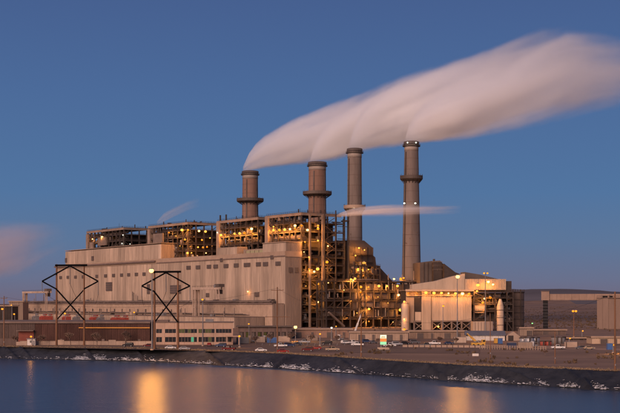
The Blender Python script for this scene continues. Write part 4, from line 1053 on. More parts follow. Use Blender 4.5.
#==FORE==
# ================================================================== transmission H-frames, poles and wires
def hframe(pxl, pxr, ybase, ybar, outl, outr, yout, yj, yx, label):
    d = gp((pxl + pxr) / 2, ybase).y
    def q(px, py): v = at(px, py, d); return v
    o = q((pxl + pxr) / 2, ybase); o.z = gz(o.x, o.y)
    t = thing('transmission_tower', label, 'pylon', o, 0, 'transmission H-frames on the bank')
    def l(px, py, dy=0.0): v = q(px, py) - o; v.y = dy; return v
    for px in (pxl, pxr):
        b_ = l(px, ybase); b_.z = -.3; cyl('pole', t, M_WOOD, b_, l(px, ybar - 1.2), .52, 12, .7)
    bar('crossbar', t, M_BLACKST, l(pxl - 1.2, ybar, -.6), l(pxr + 3.2, ybar - .3, -.6), .55, .8)
    pc = (pxl + pxr) / 2
    for side, pp, out in ((-1, pxl, outl), (1, pxr, outr)):
        bar('upper_arm', t, M_BLACKST, l(pc, ybar + .6, -.75), l(out, yout, -.75), .46, .6)
        bar('lower_arm', t, M_BLACKST, l(out, yout, -.75), l(pp, yj, -.75), .46, .6)
    bar('cross_brace', t, M_BLACKST, l(pxl, yj, -.9), l(pxr, yx, -.9), .5, .6)
    bar('cross_brace', t, M_BLACKST, l(pxr, yj, .9), l(pxl, yx, .9), .38, .5)
    ends = []
    for px, py, n in ((outl, yout, 8), (pc, ybar + 1, 14), (outr, yout, 11)):
        a = l(px, py, -.75); b_ = a - Vector((0, 0, n * .55))
        st = cyl('insulator', t, M_GREYM, a, b_, .10, 6)
        for k in range(n):
            z = a.z - .3 - k * .55; dsk = under(cyl('disc', t, M_GREYM, (a.x, a.y, z), (a.x, a.y, z - .16), .26, 8), st)
        ends.append(o + b_)
    return t, ends
t1, e1 = hframe(56.6, 84.2, 345.6, 265.4, 42.5, 98.5, 281.3, 289, 319.5, 'wooden H-frame pylon with black diamond arms, left one')
t2, e2 = hframe(154.5, 178, 349, 272, 142, 190.2, 286, 291.5, 322, 'wooden H-frame pylon with black diamond arms beside the office')
def sag(a, b, s, n=14): return [a.lerp(b, i / n) - Vector((0, 0, s * 4 * (i / n) * (1 - i / n))) for i in range(n + 1)]
M_WIRE = mat('wire', (.05, .045, .045), .6, .1, 1)
k_ = 0
for ends, xr, who in ((e1, -330, 'left'), (e2, -180, 'right')):
    for i, e in enumerate(ends):
        tgt = row(xr - 22 + i * 22, -13, 24)
        tag(tube_path('power_line', None, M_WIRE, sag(e, tgt, 5), .08, 4), 'thin power line from the %s H-frame to the annex, %s strand' % (who, ORD[i]), 'wire', 'power lines')
def pole(px, ybase, ytop, label, arms=((0.9, 1.6),), r=.24):
    b_ = gp(px, ybase); b_.z = gz(b_.x, b_.y); s = FPX / b_.y; h = (ybase - ytop) / s
    t = thing('utility_pole', label, 'utility pole', b_, R(8))
    cyl('pole', t, M_WOOD, (0, 0, -.3), (0, 0, h), r, 10, .7)
    for dz, w in arms:
        bar('crossarm', t, M_WOOD, (-w, -.28, h - dz), (w, -.28, h - dz), .22)
        for x in (-w * .9, 0, w * .9): cyl('insulator', t, M_GREYM, (x, -.28, h - dz + .1), (x, -.28, h - dz + .5), .12, 8, .6)
    boxb('ground_plate', t, M_GALV, -.12, .12, -r - .06, -r, 1.5, 2.0)
    return t, Vector((b_.x, b_.y, b_.z + h - .4))
pA = pole(277.3, 352.5, 287, 'tall wooden pole at the parking lot before the corner of the hall', ((1.2, 2.4), (11.4, 4.8)), .3)
pB = pole(361.2, 357, 313, 'bare wooden pole left of the lit sign', (), .26)
pC = pole(4, 346, 296, 'wooden pole at the far left edge of the picture', ((1.0, 1.4),), .26)
pD = pole(615, 371, 291.5, 'tall wooden pole at the right edge by the bank', (), .3)
pE = pole(555, 363.5, 331, 'short wooden pole on the bank before the red tanks', (), .2)
pF = pole(490.3, 358, 313, 'thin dark pole before the gabled shed', (), .16)
for a, b_, s, lab in ((pA, pB, 2.5, 'thin wire from the tall pole to the bare pole'), (pB, pF, 3, 'thin wire from the bare pole to the thin pole'), (pF, pD, 3, 'thin wire from the thin pole to the right edge'), (pC, pA, 6, 'thin wire from the far left pole across the annex')):
    tag(tube_path('power_line', None, M_WIRE, sag(a[1], b_[1], s), .035, 4), lab, 'wire', 'power lines')

# ================================================================== lamp posts
def lpost(px, ybase, ytop, label, power, size, **k):
    b_ = gp(px, ybase); b_.z = gz(b_.x, b_.y); h = (ybase - ytop) * b_.y / FPX
    return street_lamp(b_, h, label, power, size, **k)
lpost(152.0, 350.3, 271, 'tall grey lamp post with bright orange head beside the right H-frame', 40000, 1.2, m=M_LAMPB, r=.36)
lpost(295.5, 341, 327, 'bright orange lamp at the foot of the boiler house', 15000, 1.1, m=M_LAMPB)
lpost(457.3, 341, 277, 'tall lamp post with bright orange head before the baghouse', 26000, 1.25, m=M_LAMPB, r=.35)
lpost(485.3, 336, 273.4, 'double-headed tall lamp post behind the process tower lamp cluster', 2500, .7, heads=2, r=.3, arm=.95)
lpost(443, 336.5, 306, 'lamp post with round orange head before the baghouse wall', 2600, .8)
lpost(573.8, 337, 311, 'double-headed orange lamp post in front of the hills', 5000, .85, heads=2, arm=.8, pm=M_WOOD)
lpost(582, 338.5, 331, 'short orange lamp beyond the dark low shed', 900, .55)
lpost(569.2, 344.5, 338.5, 'short orange lamp at the left end of the dark low shed', 900, .5)
lpost(613.2, 353.5, 345.2, 'orange lamp at the right edge before the pale shed', 2600, .6)
lpost(239.6, 347.5, 336.2, 'orange lamp at the office entrance', 700, .6)
lpost(32, 345.8, 336.6, 'orange lamp by the kiosk before the brown warehouse', 300, .6)
lpost(320, 346, 334, 'orange lamp above the red cars', 1500, .55)
lpost(331.5, 341, 328, 'yellow-white lamp in the middle of the pinkish shed', 900, .6, m=M_LAMPW, col=(1, .95, .6))
lpost(336, 338, 326.5, 'small orange lamp right of the yellow-white lamp', 600, .5)
lpost(249, 341.5, 324, 'small orange lamp by the workshop roof', 900, .5)
lpost(202.8, 346, 299.5, 'orange lamp on a pole before the hall centre', 700, .6)
lpost(3, 333, 309, 'orange lamp at the far left edge', 1800, .9)
lpost(14.8, 331, 314, 'orange lamp left of the gantry crane', 1200, .8)
lpost(12, 331, 305, 'small orange lamp above the far left block', 600, .6)
lpost(65.5, 331, 313.5, 'orange lamp on the annex wall behind the left H-frame', 3500, .85)
lpost(134.5, 331, 312.3, 'orange lamp on the annex wall left of the right H-frame', 3000, .75)
p_ = on_row_y(247.8, 291.5, -1.4); lamp(p_, 'orange lamp on the hall wall above the annex roof', size=.6, power=500, back=(.5, 1, 0))
p_ = on_row_y(249, 324, -41); 

# ================================================================== lit roadside sign
s0 = gp(383.3, 349.5); s0.z = gz(s0.x, s0.y); sc0 = FPX / s0.y
sg = thing('roadside_sign', 'lit message sign with white, red and green panels by the parking lot', 'sign', s0, 0)
hh = lambda py: (349.5 - py) / sc0
for x in (-.9, .9): cyl('post', sg, M_GALV, (x, .2, 0), (x, .2, hh(334.5)), .14, 8)
boxb('cabinet', sg, M_GREYM, -1.4, 1.4, -.12, .5, hh(344.8), hh(334.6))
for n_, y0_, y1_, c, st in (('white_panel', 338.3, 335, (1, .95, .55), 1.7), ('red_panel', 341.4, 338.6, (1, .22, .05), 1.3), ('green_panel', 344.5, 341.7, (.45, 1, .5), 1.0)):
    boxb(n_, sg, emit(n_, c, st), -1.25, 1.25, -.2, -.14, hh(y0_), hh(y1_))
for k in range(4):
    boxb('text_row', sg, mat('sign_ink', (.12, .05, .04), .7, .1, 1), -1.1 + .1 * k, 1.0 - .25 * (k % 2), -.24, -.205, hh(337.9 - .55 * k) - .07, hh(337.9 - .55 * k) + .07)
boxb('plinth', sg, M_WALLC, -2.4, 2.4, -.5, .9, -.2, .9)
ld = bpy.data.lights.new('sign_light', 'POINT'); ld.energy = 260; ld.color = (1, .85, .5); ld.shadow_soft_size = 1.0
l = bpy.data.objects.new('sign_light', ld); COL.objects.link(l); l.parent = sg; l.location = (0, -1.5, hh(339))

# ================================================================== vehicles
def carpaint(name, c): return mat(name, c, .6, .06, .5, spec=.15)
PA = {'black': carpaint('car_black', (.015, .015, .018)), 'white': carpaint('car_white', (.65, .63, .60)), 'silver': carpaint('car_silver', (.32, .32, .33)),
      'red': carpaint('car_red', (.26, .025, .02)), 'maroon': carpaint('car_maroon', (.11, .015, .015)), 'blue': carpaint('car_blue', (.03, .05, .11)), 'tan': carpaint('car_tan', (.40, .30, .2)), 'grey': carpaint('car_grey', (.10, .10, .11))}
M_TAIL = mat('tail_lens', (.25, .01, .01), .3, .1, 1); M_HEAD = mat('head_lens', (.6, .6, .58), .2, .1, 1)
def shell(name, prof, w, tw, m, par):   # side profile lofted across the width, narrowed where a point is high (tumblehome)
    V = []; F = []; n = len(prof); zmin = .75; zmax = max(z for _, z in prof)
    for s in (-1, -.86, .86, 1):
        for x, z in prof:
            k = max(0, (z - zmin) / (zmax - zmin)); hw = w / 2 * (1 - tw * k)
            zz = z - (0 if abs(s) < 1 else .05 * (1 if z > zmin else 0)); V.append((x * (1 if abs(s) < 1 else .985), s * hw, zz))
    for a in range(3):
        for i in range(n):
            j = (i + 1) % n; F.append([a * n + i, a * n + j, (a + 1) * n + j, (a + 1) * n + i])
    F.append(list(range(n - 1, -1, -1))); F.append([3 * n + i for i in range(n)])
    return meshobj(name, par, m, V, F)
def build_car(kind):
    t = thing('parked_car', 'x', 'car')
    if kind == 'pickup':
        L, W = 5.6, 2.0
        shell('body', [(-2.8, .45), (-2.8, 1.05), (-2.75, 1.12), (-.6, 1.12), (-.5, 1.85), (.75, 1.85), (1.35, 1.18), (2.6, 1.08), (2.8, .9), (2.8, .45)], W, .16, PA['white'], t)
        boxb('cargo_bed', t, M_DARK, -2.65, -.75, -.8, .8, 1.1, 1.16)
        gl = [(-.42, 1.2), (-.42, 1.75), (.68, 1.75), (1.15, 1.22)]
    elif kind == 'suv':
        L, W = 4.8, 1.95
        shell('body', [(-2.4, .42), (-2.4, 1.1), (-2.2, 1.75), (-1.9, 1.8), (.45, 1.78), (1.2, 1.15), (2.25, 1.02), (2.4, .8), (2.4, .42)], W, .2, PA['white'], t)
        gl = [(-2.1, 1.18), (-1.95, 1.66), (.38, 1.66), (.95, 1.18)]
    else:
        L, W = 4.6, 1.8
        shell('body', [(-2.3, .35), (-2.3, .88), (-1.75, .98), (-1.15, 1.42), (.35, 1.44), (1.15, .95), (2.15, .84), (2.3, .65), (2.3, .35)], W, .24, PA['white'], t)
        gl = [(-1.5, .98), (-1.05, 1.34), (.28, 1.34), (.9, .98)]
    for s in (-1, 1):
        hw = W / 2
        prism('side_window', t, M_GLASS, gl if s < 0 else gl, s * hw * .87 - .06, s * hw * .87 + .06)
        V = []; zm = max(z for _, z in gl)
        for x, z in gl:
            V.append((x, s * (hw * (1 - .2 * max(0, (z - .75) / (zm - .6))) + .012), z))
        for x, z in gl: V.append((x, V[len(V) - 4][1] - s * .04, z))
        n = 4; F = [[0, 1, 2, 3], [7, 6, 5, 4]] + [[i, (i + 1) % n, (i + 1) % n + n, i + n] for i in range(n)]
        meshobj('side_window', t, M_GLASS, V, F)
        for x in (-L * .31, L * .31):
            wl = cyl('wheel', t, M_TYRE, (x, s * (hw - .22), .36), (x, s * (hw + .01), .36), .36, 16)
            cyl('rim', wl, M_GALV, (0, 0, .45 * (1 if s > 0 else 1)), (0, 0, .53), .6, 10)
        boxb('headlight', t, M_HEAD, L / 2 - .06, L / 2 + .02, s * hw * .72 - .18, s * hw * .72 + .18, .68, .85)
        boxb('tail_light', t, M_TAIL, -L / 2 - .02, -L / 2 + .05, s * hw * .78 - .14, s * hw * .78 + .14, .7, .95)
    f = gl[3]; b0 = gl[2]
    bar('windscreen', t, M_GLASS, (f[0] + .16, 0, f[1] + .02), (b0[0] + .1, 0, b0[1] + .04), W * .7, .05)
    bar('rear_window', t, M_GLASS, (gl[0][0] - .12, 0, gl[0][1] + .05), (gl[1][0] - .12, 0, gl[1][1]), W * .66, .05)
    boxb('bumper', t, M_GREYM, L / 2 - .02, L / 2 + .08, -W * .42, W * .42, .4, .58); boxb('bumper', t, M_GREYM, -L / 2 - .08, -L / 2 + .02, -W * .42, W * .42, .4, .58)
    return t
def copy_tree(o, par=None):
    c = o.copy(); COL.objects.link(c); c.parent = par
    for ch in list(o.children): copy_tree(ch, c)
    return c
protos = {}
def car(px, py, kind, colr, rz, label):
    if kind not in protos: protos[kind] = build_car(kind); t = protos[kind]
    else: t = copy_tree(protos[kind])
    p = gp(px, py); p.z = gz(p.x, p.y) + .055
    t.location = p; t.rotation_euler = (0, 0, R(rz)); t['label'] = label; t['category'] = 'car' if kind != 'pickup' else 'pickup'; t['group'] = 'parked vehicles'
    t.name = 'parked_car' if kind != 'pickup' else 'pickup_truck'
    for c in t.children:
        if c.name.startswith('body'):
            c.material_slots[0].link = 'OBJECT'; c.material_slots[0].material = PA[colr]
    return t
for a in [(128, 346.6, 'suv', 'black', 178, 'black car parked alone before the maroon warehouse'),
          (148, 347, 'sedan', 'maroon', 185, 'dark red car beside the right H-frame pylon'),
          (170.5, 349.2, 'sedan', 'white', 5, 'white car between the right H-frame poles'),
          (184.5, 350, 'sedan', 'silver', 2, 'silver car below the office windows'),
          (221, 347, 'suv', 'blue', 170, 'dark blue car near the office entrance'),
          (229, 350.5, 'pickup', 'maroon', 165, 'dark red pickup on the bank side below the office entrance'),
          (209.3, 346, 'sedan', 'red', 90, 'small red car right before the office wall'),
          (261, 351.6, 'sedan', 'white', 4, 'white car left of the tall wooden pole'),
          (280.5, 347.3, 'pickup', 'white', 190, 'white pickup just right of the tall wooden pole'),
          (289.5, 347, 'suv', 'blue', 10, 'dark car beside the white pickup near the tall pole'),
          (283, 352.8, 'sedan', 'red', 3, 'red car at the foot of the tall wooden pole'),
          (304.5, 343.3, 'pickup', 'silver', 176, 'pale pickup behind the dark cars, below bright orange lamp'),
          (297.5, 345.2, 'sedan', 'grey', 30, 'grey car below the bright orange lamp'),
          (307.5, 351.2, 'suv', 'maroon', 176, 'dark red car left of the cream pickup'),
          (316, 349.6, 'sedan', 'red', 172, 'red car behind the cream pickup'),
          (332.5, 351, 'pickup', 'tan', 2, 'cream pickup in the front row of the lot'),
          (327, 344.6, 'suv', 'black', 170, 'black car under the orange lamp above the red cars'),
          (346, 344, 'suv', 'white', 28, 'white car leftmost in the white row behind the bare pole'),
          (352.4, 343.9, 'pickup', 'white', 26, 'white pickup second in the white row behind the bare pole'),
          (357.6, 346.2, 'pickup', 'white', 172, 'white pickup just left of the bare pole'),
          (366.8, 342.8, 'suv', 'blue', 15, 'dark blue car right of the bare pole'),
          (374, 343.4, 'sedan', 'grey', 20, 'grey car left of the lit sign'),
          (389.5, 346.8, 'pickup', 'white', 4, 'white pickup right behind the lit sign'),
          (397, 345.6, 'suv', 'silver', 10, 'silver car second right of the lit sign'),
          (405, 344.8, 'sedan', 'black', 12, 'black car between the sign and the grey pickup'),
          (426.5, 346.8, 'pickup', 'grey', 178, 'grey pickup before the tan shed'),
          (434.5, 344.9, 'pickup', 'white', 176, 'white pickup behind the grey pickup'),
          (415, 344, 'suv', 'grey', 8, 'grey car before the left end of the tan shed'),
          (449, 344.5, 'sedan', 'blue', 8, 'dark blue car before the right end of the tan shed'),
          (558, 349.2, 'pickup', 'white', 180, 'white pickup right of the short pole'),
          (581, 349, 'sedan', 'grey', 180, 'grey car on the gravel before the dark low shed'),
          (589, 349.4, 'sedan', 'tan', 5, 'tan car before the orange-lit shed')]:
    car(*a)
# boom lift and orange crane
def lift(px, ybase, tip, label, m, name, base_m):
    b_ = gp(px, ybase); s = FPX / b_.y
    t = thing(name, label, 'crane', b_, 0)
    boxb('chassis', t, base_m, -3, 3, -1.2, 1.2, .7, 1.7); cb = boxb('cab', t, base_m, 1.6, 3.2, -1.1, 1.1, 1.71, 3.0); under(boxb('cab_window', t, M_GLASS, 1.9, 3.0, -1.16, -1.1, 2.1, 2.8), cb)
    for x in (-2, 0, 2):
        for y in (-1.1, 1.1): cyl('wheel', t, M_TYRE, (x, y - .15, .55), (x, y + .15, .55), .55, 14)
    cyl('turntable', t, M_GREYM, (-1, 0, 1.71), (-1, 0, 2.3), .9, 14)
    q = Vector(((tip[0] - px) / s, 0, (ybase - tip[1]) / s)); a = Vector((-1, 0, 2.3)); mid = a.lerp(q, .55)
    bar('boom', t, m, a, mid, .8, .9); bar('boom_tip', t, m, mid, q, .5, .6)
    bar('ram', t, M_GALV, (.6, 0, 1.8), a.lerp(q, .35), .3)
    boxb('hook_block', t, M_STEEL, q.x - .35, q.x + .35, -.3, .3, q.z - 1.2, q.z - .3)
    return t
lift(355.5, 339, (361.4, 313.5), 'white boom crane raised behind the pinkish shed', M_WHITE, 'boom_crane', M_WHITE)
lift(478, 346.5, (467, 333.5), 'orange crane with its boom lowered to the left before the gabled shed', M_YELLOW, 'mobile_crane', M_YELLOW)

# ================================================================== fence, barriers
f0 = gp(480, 349); f1 = gp(546, 350.5)
fe = thing('pipe_fence', 'low tan post fence along the yard before the gabled shed', 'fence', f0, math.atan2((f1 - f0).y, (f1 - f0).x))
Lf = (f1 - f0).length; nf = 26
for k in range(nf + 1): boxb('post', fe, M_TRIM, Lf * k / nf - .12, Lf * k / nf + .12, -.12, .12, -.2, 1.7)
for z in (.8, 1.4): boxb('rail', fe, M_TRIM, 0, Lf, -.2, -.13, z, z + .14)
for k in range(15):
    p = gp(405 + k * 5.6, 347.0 + .05 * k); p.z = gz(p.x, p.y)
    t = thing('road_barrier', 'pale concrete barrier in the row before the tan shed, %s from left' % ORD[k], 'barrier', p, R(-3), 'concrete barriers')
    prism('block', t, M_TRIM, [(-.4, 0), (.4, 0), (.3, .25), (.14, .45), (.1, 1.0), (-.1, 1.0), (-.14, .45), (-.3, .25)], -1.0, 1.0); t.children[0].rotation_euler = (0, 0, R(90))
    boxb('foot', t, M_GREYM, -1.05, 1.05, -.34, .34, -.05, .04)
pv = gp(475.5, 357.2); pv.z = gz(pv.x, pv.y)
wb = thing('notice_board', 'small white notice board on the bank below the orange crane', 'sign', pv, 0)
boxb('board', wb, M_WHITE, -1.1, 1.1, 0, .08, .5, 1.4); boxb('post', wb, M_WOOD, -.8, -.65, .09, .2, -.2, 1.4); boxb('post', wb, M_WOOD, .65, .8, .09, .2, -.2, 1.4)

# ================================================================== bare trees and scrub
M_BARK = mat('grey_bark', (.16, .115, .09), .9, .25, .8)
M_TWIG = mat('twig', (.19, .125, .095), .9, .25, .8)
def bare_tree(px, ybase, hpx, label, seed, group='bare trees'):
    r = random.Random(seed); b_ = gp(px, ybase); b_.z = gz(b_.x, b_.y) - .1; H = hpx * b_.y / FPX
    t = thing('bare_tree', label, 'tree', b_, r.uniform(0, 6), group)
    TV, TF, CV, CF = [], [], [], []
    def seg(V, F, p, q, r0, r1, n):
        d = (q - p).normalized(); a = d.cross(Vector((.3, .9, .1))).normalized(); c = d.cross(a); k = len(V)
        for pt, rr in ((p, r0), (q, r1)):
            for i in range(n): V.append(pt + (a * math.cos(2 * math.pi * i / n) + c * math.sin(2 * math.pi * i / n)) * rr)
        for i in range(n): F.append([k + i, k + (i + 1) % n, k + n + (i + 1) % n, k + n + i])
    def grow(p, d, L, rad, lev):
        q = p + d * L
        V, F = (TV, TF) if lev < 2 else (CV, CF)
        seg(V, F, p, q, rad, rad * .68, 6 if lev < 2 else 3)
        if lev >= 6: return
        for k in range(4 if lev == 1 else 3):
            ax = Vector((r.gauss(0, 1), r.gauss(0, 1), r.gauss(0, .5))).normalized()
            nd = (d + ax * r.uniform(.45, .85) + Vector((0, 0, .12))).normalized()
            grow(p + d * L * r.uniform(.6, 1.0), nd, L * r.uniform(.62, .8), max(.05, rad * .58), lev + 1)
    grow(Vector((0, 0, 0)), Vector((r.uniform(-.05, .05), 0, 1)), H * .30, H * .026, 0)
    meshobj('trunk', t, M_BARK, TV, TF); meshobj('crown', t, M_TWIG, CV, CF)
    return t
for i, (px, yb, h, lab) in enumerate([(70.5, 345.5, 17, 'bare tree between the poles of the left H-frame'), (97, 345.8, 17, 'bare tree right of the left H-frame'), (125, 345.2, 18, 'bare tree behind the black car'),
                                    (40, 345.4, 14, 'bare tree right of the kiosk'), (14, 345.2, 13, 'bare tree at the far left before the warehouse'),
                                    (256, 345, 13, 'bare tree before the workshop left bay'), (270, 344.5, 14, 'bare tree left of the tall wooden pole'), (291, 343.5, 14, 'bare tree right of the tall wooden pole'),
                                    (311, 344.5, 14, 'bare tree below the bright orange lamp'), (337, 344, 12, 'bare tree behind the cream pickup'), (378, 347, 12, 'bare tree just left of the lit sign'),
                                    (390, 351, 9, 'small bare tree right of the lit sign'), (440, 344.5, 10, 'bare tree before the tan shed'), (456, 345, 9, 'small bare tree before the right end of the tan shed'), (545, 356, 8, 'low bare bush tree left of the short pole')]):
    bare_tree(px, yb, h, lab, 40 + i)
# sagebrush and dry grass scattered over the bank top
M_SAGE = mat('sagebrush', (.13, .085, .05), .95, .3, .6); M_GRASS = mat('dry_grass', (.27, .19, .115), .95, .3, .4)
def scatter(name, m, n, fn, label, cat, size, h, seed, blades):
    r = random.Random(seed); V = []; F = []
    for _ in range(n):
        p = fn(r)
        if p is None: continue
        s = size * r.uniform(.5, 1.5)
        for b_ in range(blades):
            a = r.uniform(0, 6.28); l_ = s * r.uniform(.2, 1); c = Vector((p.x + math.cos(a) * l_ * .6, p.y + math.sin(a) * l_ * .6, p.z + r.uniform(0, h * .6) * (s / size)))
            k = len(V); w = s * r.uniform(.10, .3); d = Vector((r.gauss(0, 1), r.gauss(0, 1), 0)).normalized() * w; u = Vector((r.gauss(0, .3), r.gauss(0, .3), 1)) * h * r.uniform(.3, .7) * (s / size)
            V += [c - d, c + d, c + u]; F.append([k, k + 1, k + 2])
    o = meshobj(name, None, m, V, F); o['kind'] = 'stuff'; tag(o, label, cat); return o
def f_sage(r):
    px = r.uniform(330, 660); py = r.triangular(346, 372, 360)
    p = gp(px, py); c = yat(CREST, p.x)
    if p.y < c + 3 or mnoise.noise(Vector((p.x * .06, p.y * .03, 0))) + .4 * mnoise.noise(Vector((p.x * .3, p.y * .2, 5))) < .3: return None
    p.z = gz(p.x, p.y); return p
scatter('sagebrush', M_SAGE, 900, f_sage, 'dark sagebrush clumps on the dry bank at right', 'scrub', .9, .8, 5, 26)
def f_grass(r):
    x = r.uniform(-190, 130); p = Vector((x, yat(CREST, x) + abs(r.gauss(0, 4)) + .2, 0)); p.z = gz(p.x, p.y); return p
scatter('dry_grass', M_GRASS, 5200, f_grass, 'pale dry grass along the top of the bank', 'grass', .5, .38, 6, 7)
def f_far(r):
    d = r.triangular(800, 3200, 1000); x = r.uniform(.05, .32) * d; p = Vector((x, d, 0))
    if d < yat(CREST, x) + 6: return None
    p.z = gz(x, d); return p
scatter('desert_scrub', M_SAGE, 3800, f_far, 'scattered desert scrub on the plain at right', 'scrub', 1.6, 1.1, 8, 10)

# ================================================================== steam
def plume(name, label, d, env, dens, dcurve, depth, seed, z_amp=1.0, col=(.985, .99, 1.0), soft=.35, yc=0.0, streak=1.0):
    # env: list of (px, y top, y bottom) of the cloud in the photo at distance d
    s = FPX / d; x0 = env[0][0]; P = [((px - x0) / s, (yt + yb) / 2, (yb - yt) / 2 / s) for px, yt, yb in env]
    z0 = CAMH + (HZ - P[0][1]) / s; L = P[-1][0]
    pts = [(x / L, CAMH + (HZ - ym) / s - z0, r * 1.16) for x, ym, r in P]
    zmax = max(p[1] for p in pts); zmin = min(p[1] for p in pts); rmax = max(p[2] for p in pts)
    org = Vector(((x0 - 310) / FPX * d, d + yc, z0))
    def ev(t, k):
        for a, b_ in zip(pts, pts[1:]):
            if a[0] <= t <= b_[0]: return a[k] + (b_[k] - a[k]) * (t - a[0]) / (b_[0] - a[0])
        return pts[-1][k]
    V = []; F = []; n = 20; N = 40
    for i in range(N + 1):
        t = (i / N) ** 1.6; x = t * L; zc = ev(t, 1); r = ev(t, 2) * 1.04 + .25
        for q in range(n):
            a = 2 * math.pi * q / n; V.append((x, r * depth * math.cos(a), zc + r * math.sin(a)))
    for i in range(N):
        for q in range(n): F.append([i * n + q, i * n + (q + 1) % n, (i + 1) * n + (q + 1) % n, (i + 1) * n + q])
    F.append([q for q in range(n - 1, -1, -1)]); F.append([N * n + q for q in range(n)])
    m = bpy.data.materials.new('steam_' + str(seed)); m.use_nodes = True; nt = m.node_tree; nt.nodes.clear(); Lk = nt.links.new
    def math_(op, a, b=None, c=None, clamp=False):
        nd = nt.nodes.new('ShaderNodeMath'); nd.operation = op; nd.use_clamp = clamp
        for i, v in enumerate((a, b, c)):
            if v is None: continue
            if isinstance(v, (int, float)): nd.inputs[i].default_value = v
            else: Lk(v, nd.inputs[i])
        return nd.outputs[0]
    def curve(fac, pp):
        nd = nt.nodes.new('ShaderNodeFloatCurve'); cu = nd.mapping.curves[0]
        while len(cu.points) < len(pp): cu.points.new(.5, .5)
        for pt, (a, b_) in zip(cu.points, pp): pt.location = (a, b_); pt.handle_type = 'VECTOR'
        nd.mapping.update(); Lk(fac, nd.inputs['Value']); return nd.outputs[0]
    tc = nt.nodes.new('ShaderNodeTexCoord'); sp = nt.nodes.new('ShaderNodeSeparateXYZ'); Lk(tc.outputs['Object'], sp.inputs[0])
    t = math_('DIVIDE', sp.outputs[0], L, clamp=True)
    zc = math_('MULTIPLY_ADD', curve(t, [(p[0], (p[1] - zmin) / (zmax - zmin + 1e-6)) for p in pts]), zmax - zmin, zmin)
    rr = math_('MULTIPLY', curve(t, [(p[0], p[2] / rmax) for p in pts]), rmax)
    dz = math_('SUBTRACT', sp.outputs[2], zc)
    u = math_('DIVIDE', dz, rr); v = math_('DIVIDE', sp.outputs[1], math_('MULTIPLY', rr, depth))
    cmb = nt.nodes.new('ShaderNodeCombineXYZ'); Lk(math_('MULTIPLY', t, L * .009 * streak), cmb.inputs[0]); Lk(math_('MULTIPLY', v, 1.6), cmb.inputs[1]); Lk(math_('SUBTRACT', math_('MULTIPLY', u, 1.7), math_('MULTIPLY', t, L * .004)), cmb.inputs[2])
    nz = nt.nodes.new('ShaderNodeTexNoise'); nz.noise_dimensions = '4D'; nz.inputs['W'].default_value = seed * 3.7; nz.inputs['Scale'].default_value = 1.0; nz.inputs['Detail'].default_value = 2.5; nz.inputs['Roughness'].default_value = .5
    Lk(cmb.outputs[0], nz.inputs['Vector'])
    nzv = nz.outputs['Fac']
    rad = math_('SQRT', math_('ADD', math_('MULTIPLY', u, u), math_('MULTIPLY', v, v)))
    rad = math_('ADD', rad, math_('MULTIPLY', math_('SUBTRACT', nzv, .5), math_('MULTIPLY_ADD', t, 2.0, .6)))
    nz2 = nt.nodes.new('ShaderNodeTexNoise'); nz2.noise_dimensions = '4D'; nz2.inputs['W'].default_value = seed * 1.3 + 40; nz2.inputs['Scale'].default_value = 1.6; nz2.inputs['Detail'].default_value = 2
    cm2 = nt.nodes.new('ShaderNodeCombineXYZ'); Lk(math_('MULTIPLY', t, L * .017), cm2.inputs[0]); Lk(math_('MULTIPLY', v, .6), cm2.inputs[1]); Lk(math_('SUBTRACT', math_('MULTIPLY', u, .55), math_('MULTIPLY', t, L * .008)), cm2.inputs[2])
    Lk(cm2.outputs[0], nz2.inputs['Vector'])
    rad = math_('ADD', rad, math_('MULTIPLY', math_('SUBTRACT', nz2.outputs['Fac'], .5), math_('MULTIPLY_ADD', t, .5, .55)))
    fall = nt.nodes.new('ShaderNodeMapRange'); fall.interpolation_type = 'SMOOTHSTEP'; fall.inputs[1].default_value = 1.0; fall.inputs[2].default_value = soft; fall.inputs[3].default_value = 0; fall.inputs[4].default_value = 1
    Lk(rad, fall.inputs[0]); Lk(math_('MULTIPLY_ADD', t, -.55, soft + .38), fall.inputs[2])
    edge = nt.nodes.new('ShaderNodeMapRange'); edge.interpolation_type = 'SMOOTHSTEP'; edge.inputs[1].default_value = 1.04; edge.inputs[2].default_value = .8; edge.inputs[3].default_value = 0; edge.inputs[4].default_value = 1
    Lk(math_('SQRT', math_('ADD', math_('MULTIPLY', u, u), math_('MULTIPLY', v, v))), edge.inputs[0])
    cn = nt.nodes.new('ShaderNodeMapRange'); cn.inputs[1].default_value = .32; cn.inputs[2].default_value = .66; cn.inputs[3].default_value = 1.7; cn.inputs[4].default_value = .12; Lk(nzv, cn.inputs[0])
    den = math_('MULTIPLY', math_('MULTIPLY', math_('MULTIPLY', fall.outputs[0], edge.outputs[0]), cn.outputs[0]), math_('MULTIPLY', curve(t, dcurve), dens))
    pv = nt.nodes.new('ShaderNodeVolumePrincipled'); pv.inputs['Color'].default_value = (*col, 1); pv.inputs['Anisotropy'].default_value = 0.1
    Lk(den, pv.inputs['Density'])
    o_ = nt.nodes.new('ShaderNodeOutputMaterial'); Lk(pv.outputs[0], o_.inputs['Volume'])
    o = meshobj(name, None, m, V, F); o.location = org
    tag(o, label, 'steam', 'steam plumes'); return o
DC = [(0, 1), (.1, .8), (.25, .36), (.5, .13), (.8, .045), (1, .01)]
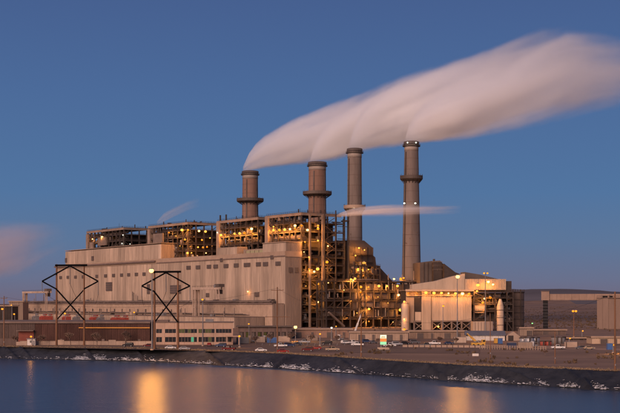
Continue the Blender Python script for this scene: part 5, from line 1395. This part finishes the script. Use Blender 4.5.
plume('steam_plume', 'pale steam plume streaming right from the leftmost chimney', 1214,
      [(243, 167, 171), (249, 154, 170.5), (256, 145, 169.5), (265, 137, 168), (280, 128, 166), (300, 119, 163), (330, 107, 156), (360, 96, 148), (400, 81, 138), (450, 63, 122), (500, 47, 104), (540, 32, 90), (565, 27, 84), (600, 34, 84), (650, 46, 84)], .36, DC, .85, 1)
plume('steam_plume', 'pale steam plume streaming right from the second chimney', 1137,
      [(310, 159, 162), (316, 140, 161.5), (324, 126, 160), (335, 115, 158), (352, 104, 154), (380, 91, 147), (420, 78, 138), (470, 63, 126), (530, 47, 114), (600, 40, 104), (650, 44, 100)], .42, DC, .8, 2)
plume('steam_plume', 'pale steam plume streaming right from the third chimney', 1040,
      [(349, 145.5, 148.5), (354, 128, 148), (361, 114, 147), (372, 103, 146), (390, 92, 144), (420, 79, 139), (460, 66, 132), (520, 49, 120), (570, 38, 110), (620, 42, 104), (650, 48, 102)], .42, DC, .8, 3)
plume('steam_plume', 'pale steam plume streaming right from the rightmost chimney', 996,
      [(405, 138.5, 141.5), (409, 125, 141), (415, 114, 140.5), (424, 104, 140), (438, 95, 139), (460, 85, 137), (490, 72, 132), (520, 58, 126), (545, 44, 120), (565, 35, 115), (595, 37, 108), (650, 46, 102)], .45, DC, .8, 4)
plume('steam_jet', 'thin flat steam jet blowing right past the third chimney', 948,
      [(336.8, 214.6, 217), (343, 211.6, 217), (352, 208.8, 216.6), (365, 206.4, 216.4), (385, 204.8, 216.2), (410, 204.2, 216), (435, 204.5, 215.4), (462, 203.5, 214.5)], .34, [(0, 1), (.2, .75), (.5, .42), (.8, .18), (1, 0)], .9, 5)
plume('steam_wisp', 'faint steam wisp above the orange-lit boiler house', 1150,
      [(157, 221, 225), (164, 213, 222), (174, 207, 217), (186, 201, 212), (200, 196, 208)], .09, [(0, 1), (.4, .6), (1, 0)], .9, 6)
plume('steam_cloud', 'faint pink steam cloud at the left edge of the sky', 1500,
      [(-120, 240, 300), (-60, 228, 292), (-10, 220, 282), (20, 219, 274), (42, 222, 264), (68, 222, 252)], .022, [(0, .9), (.5, 1), (.75, .7), (1, 0)], .9, 7, col=(.95, .86, .86))
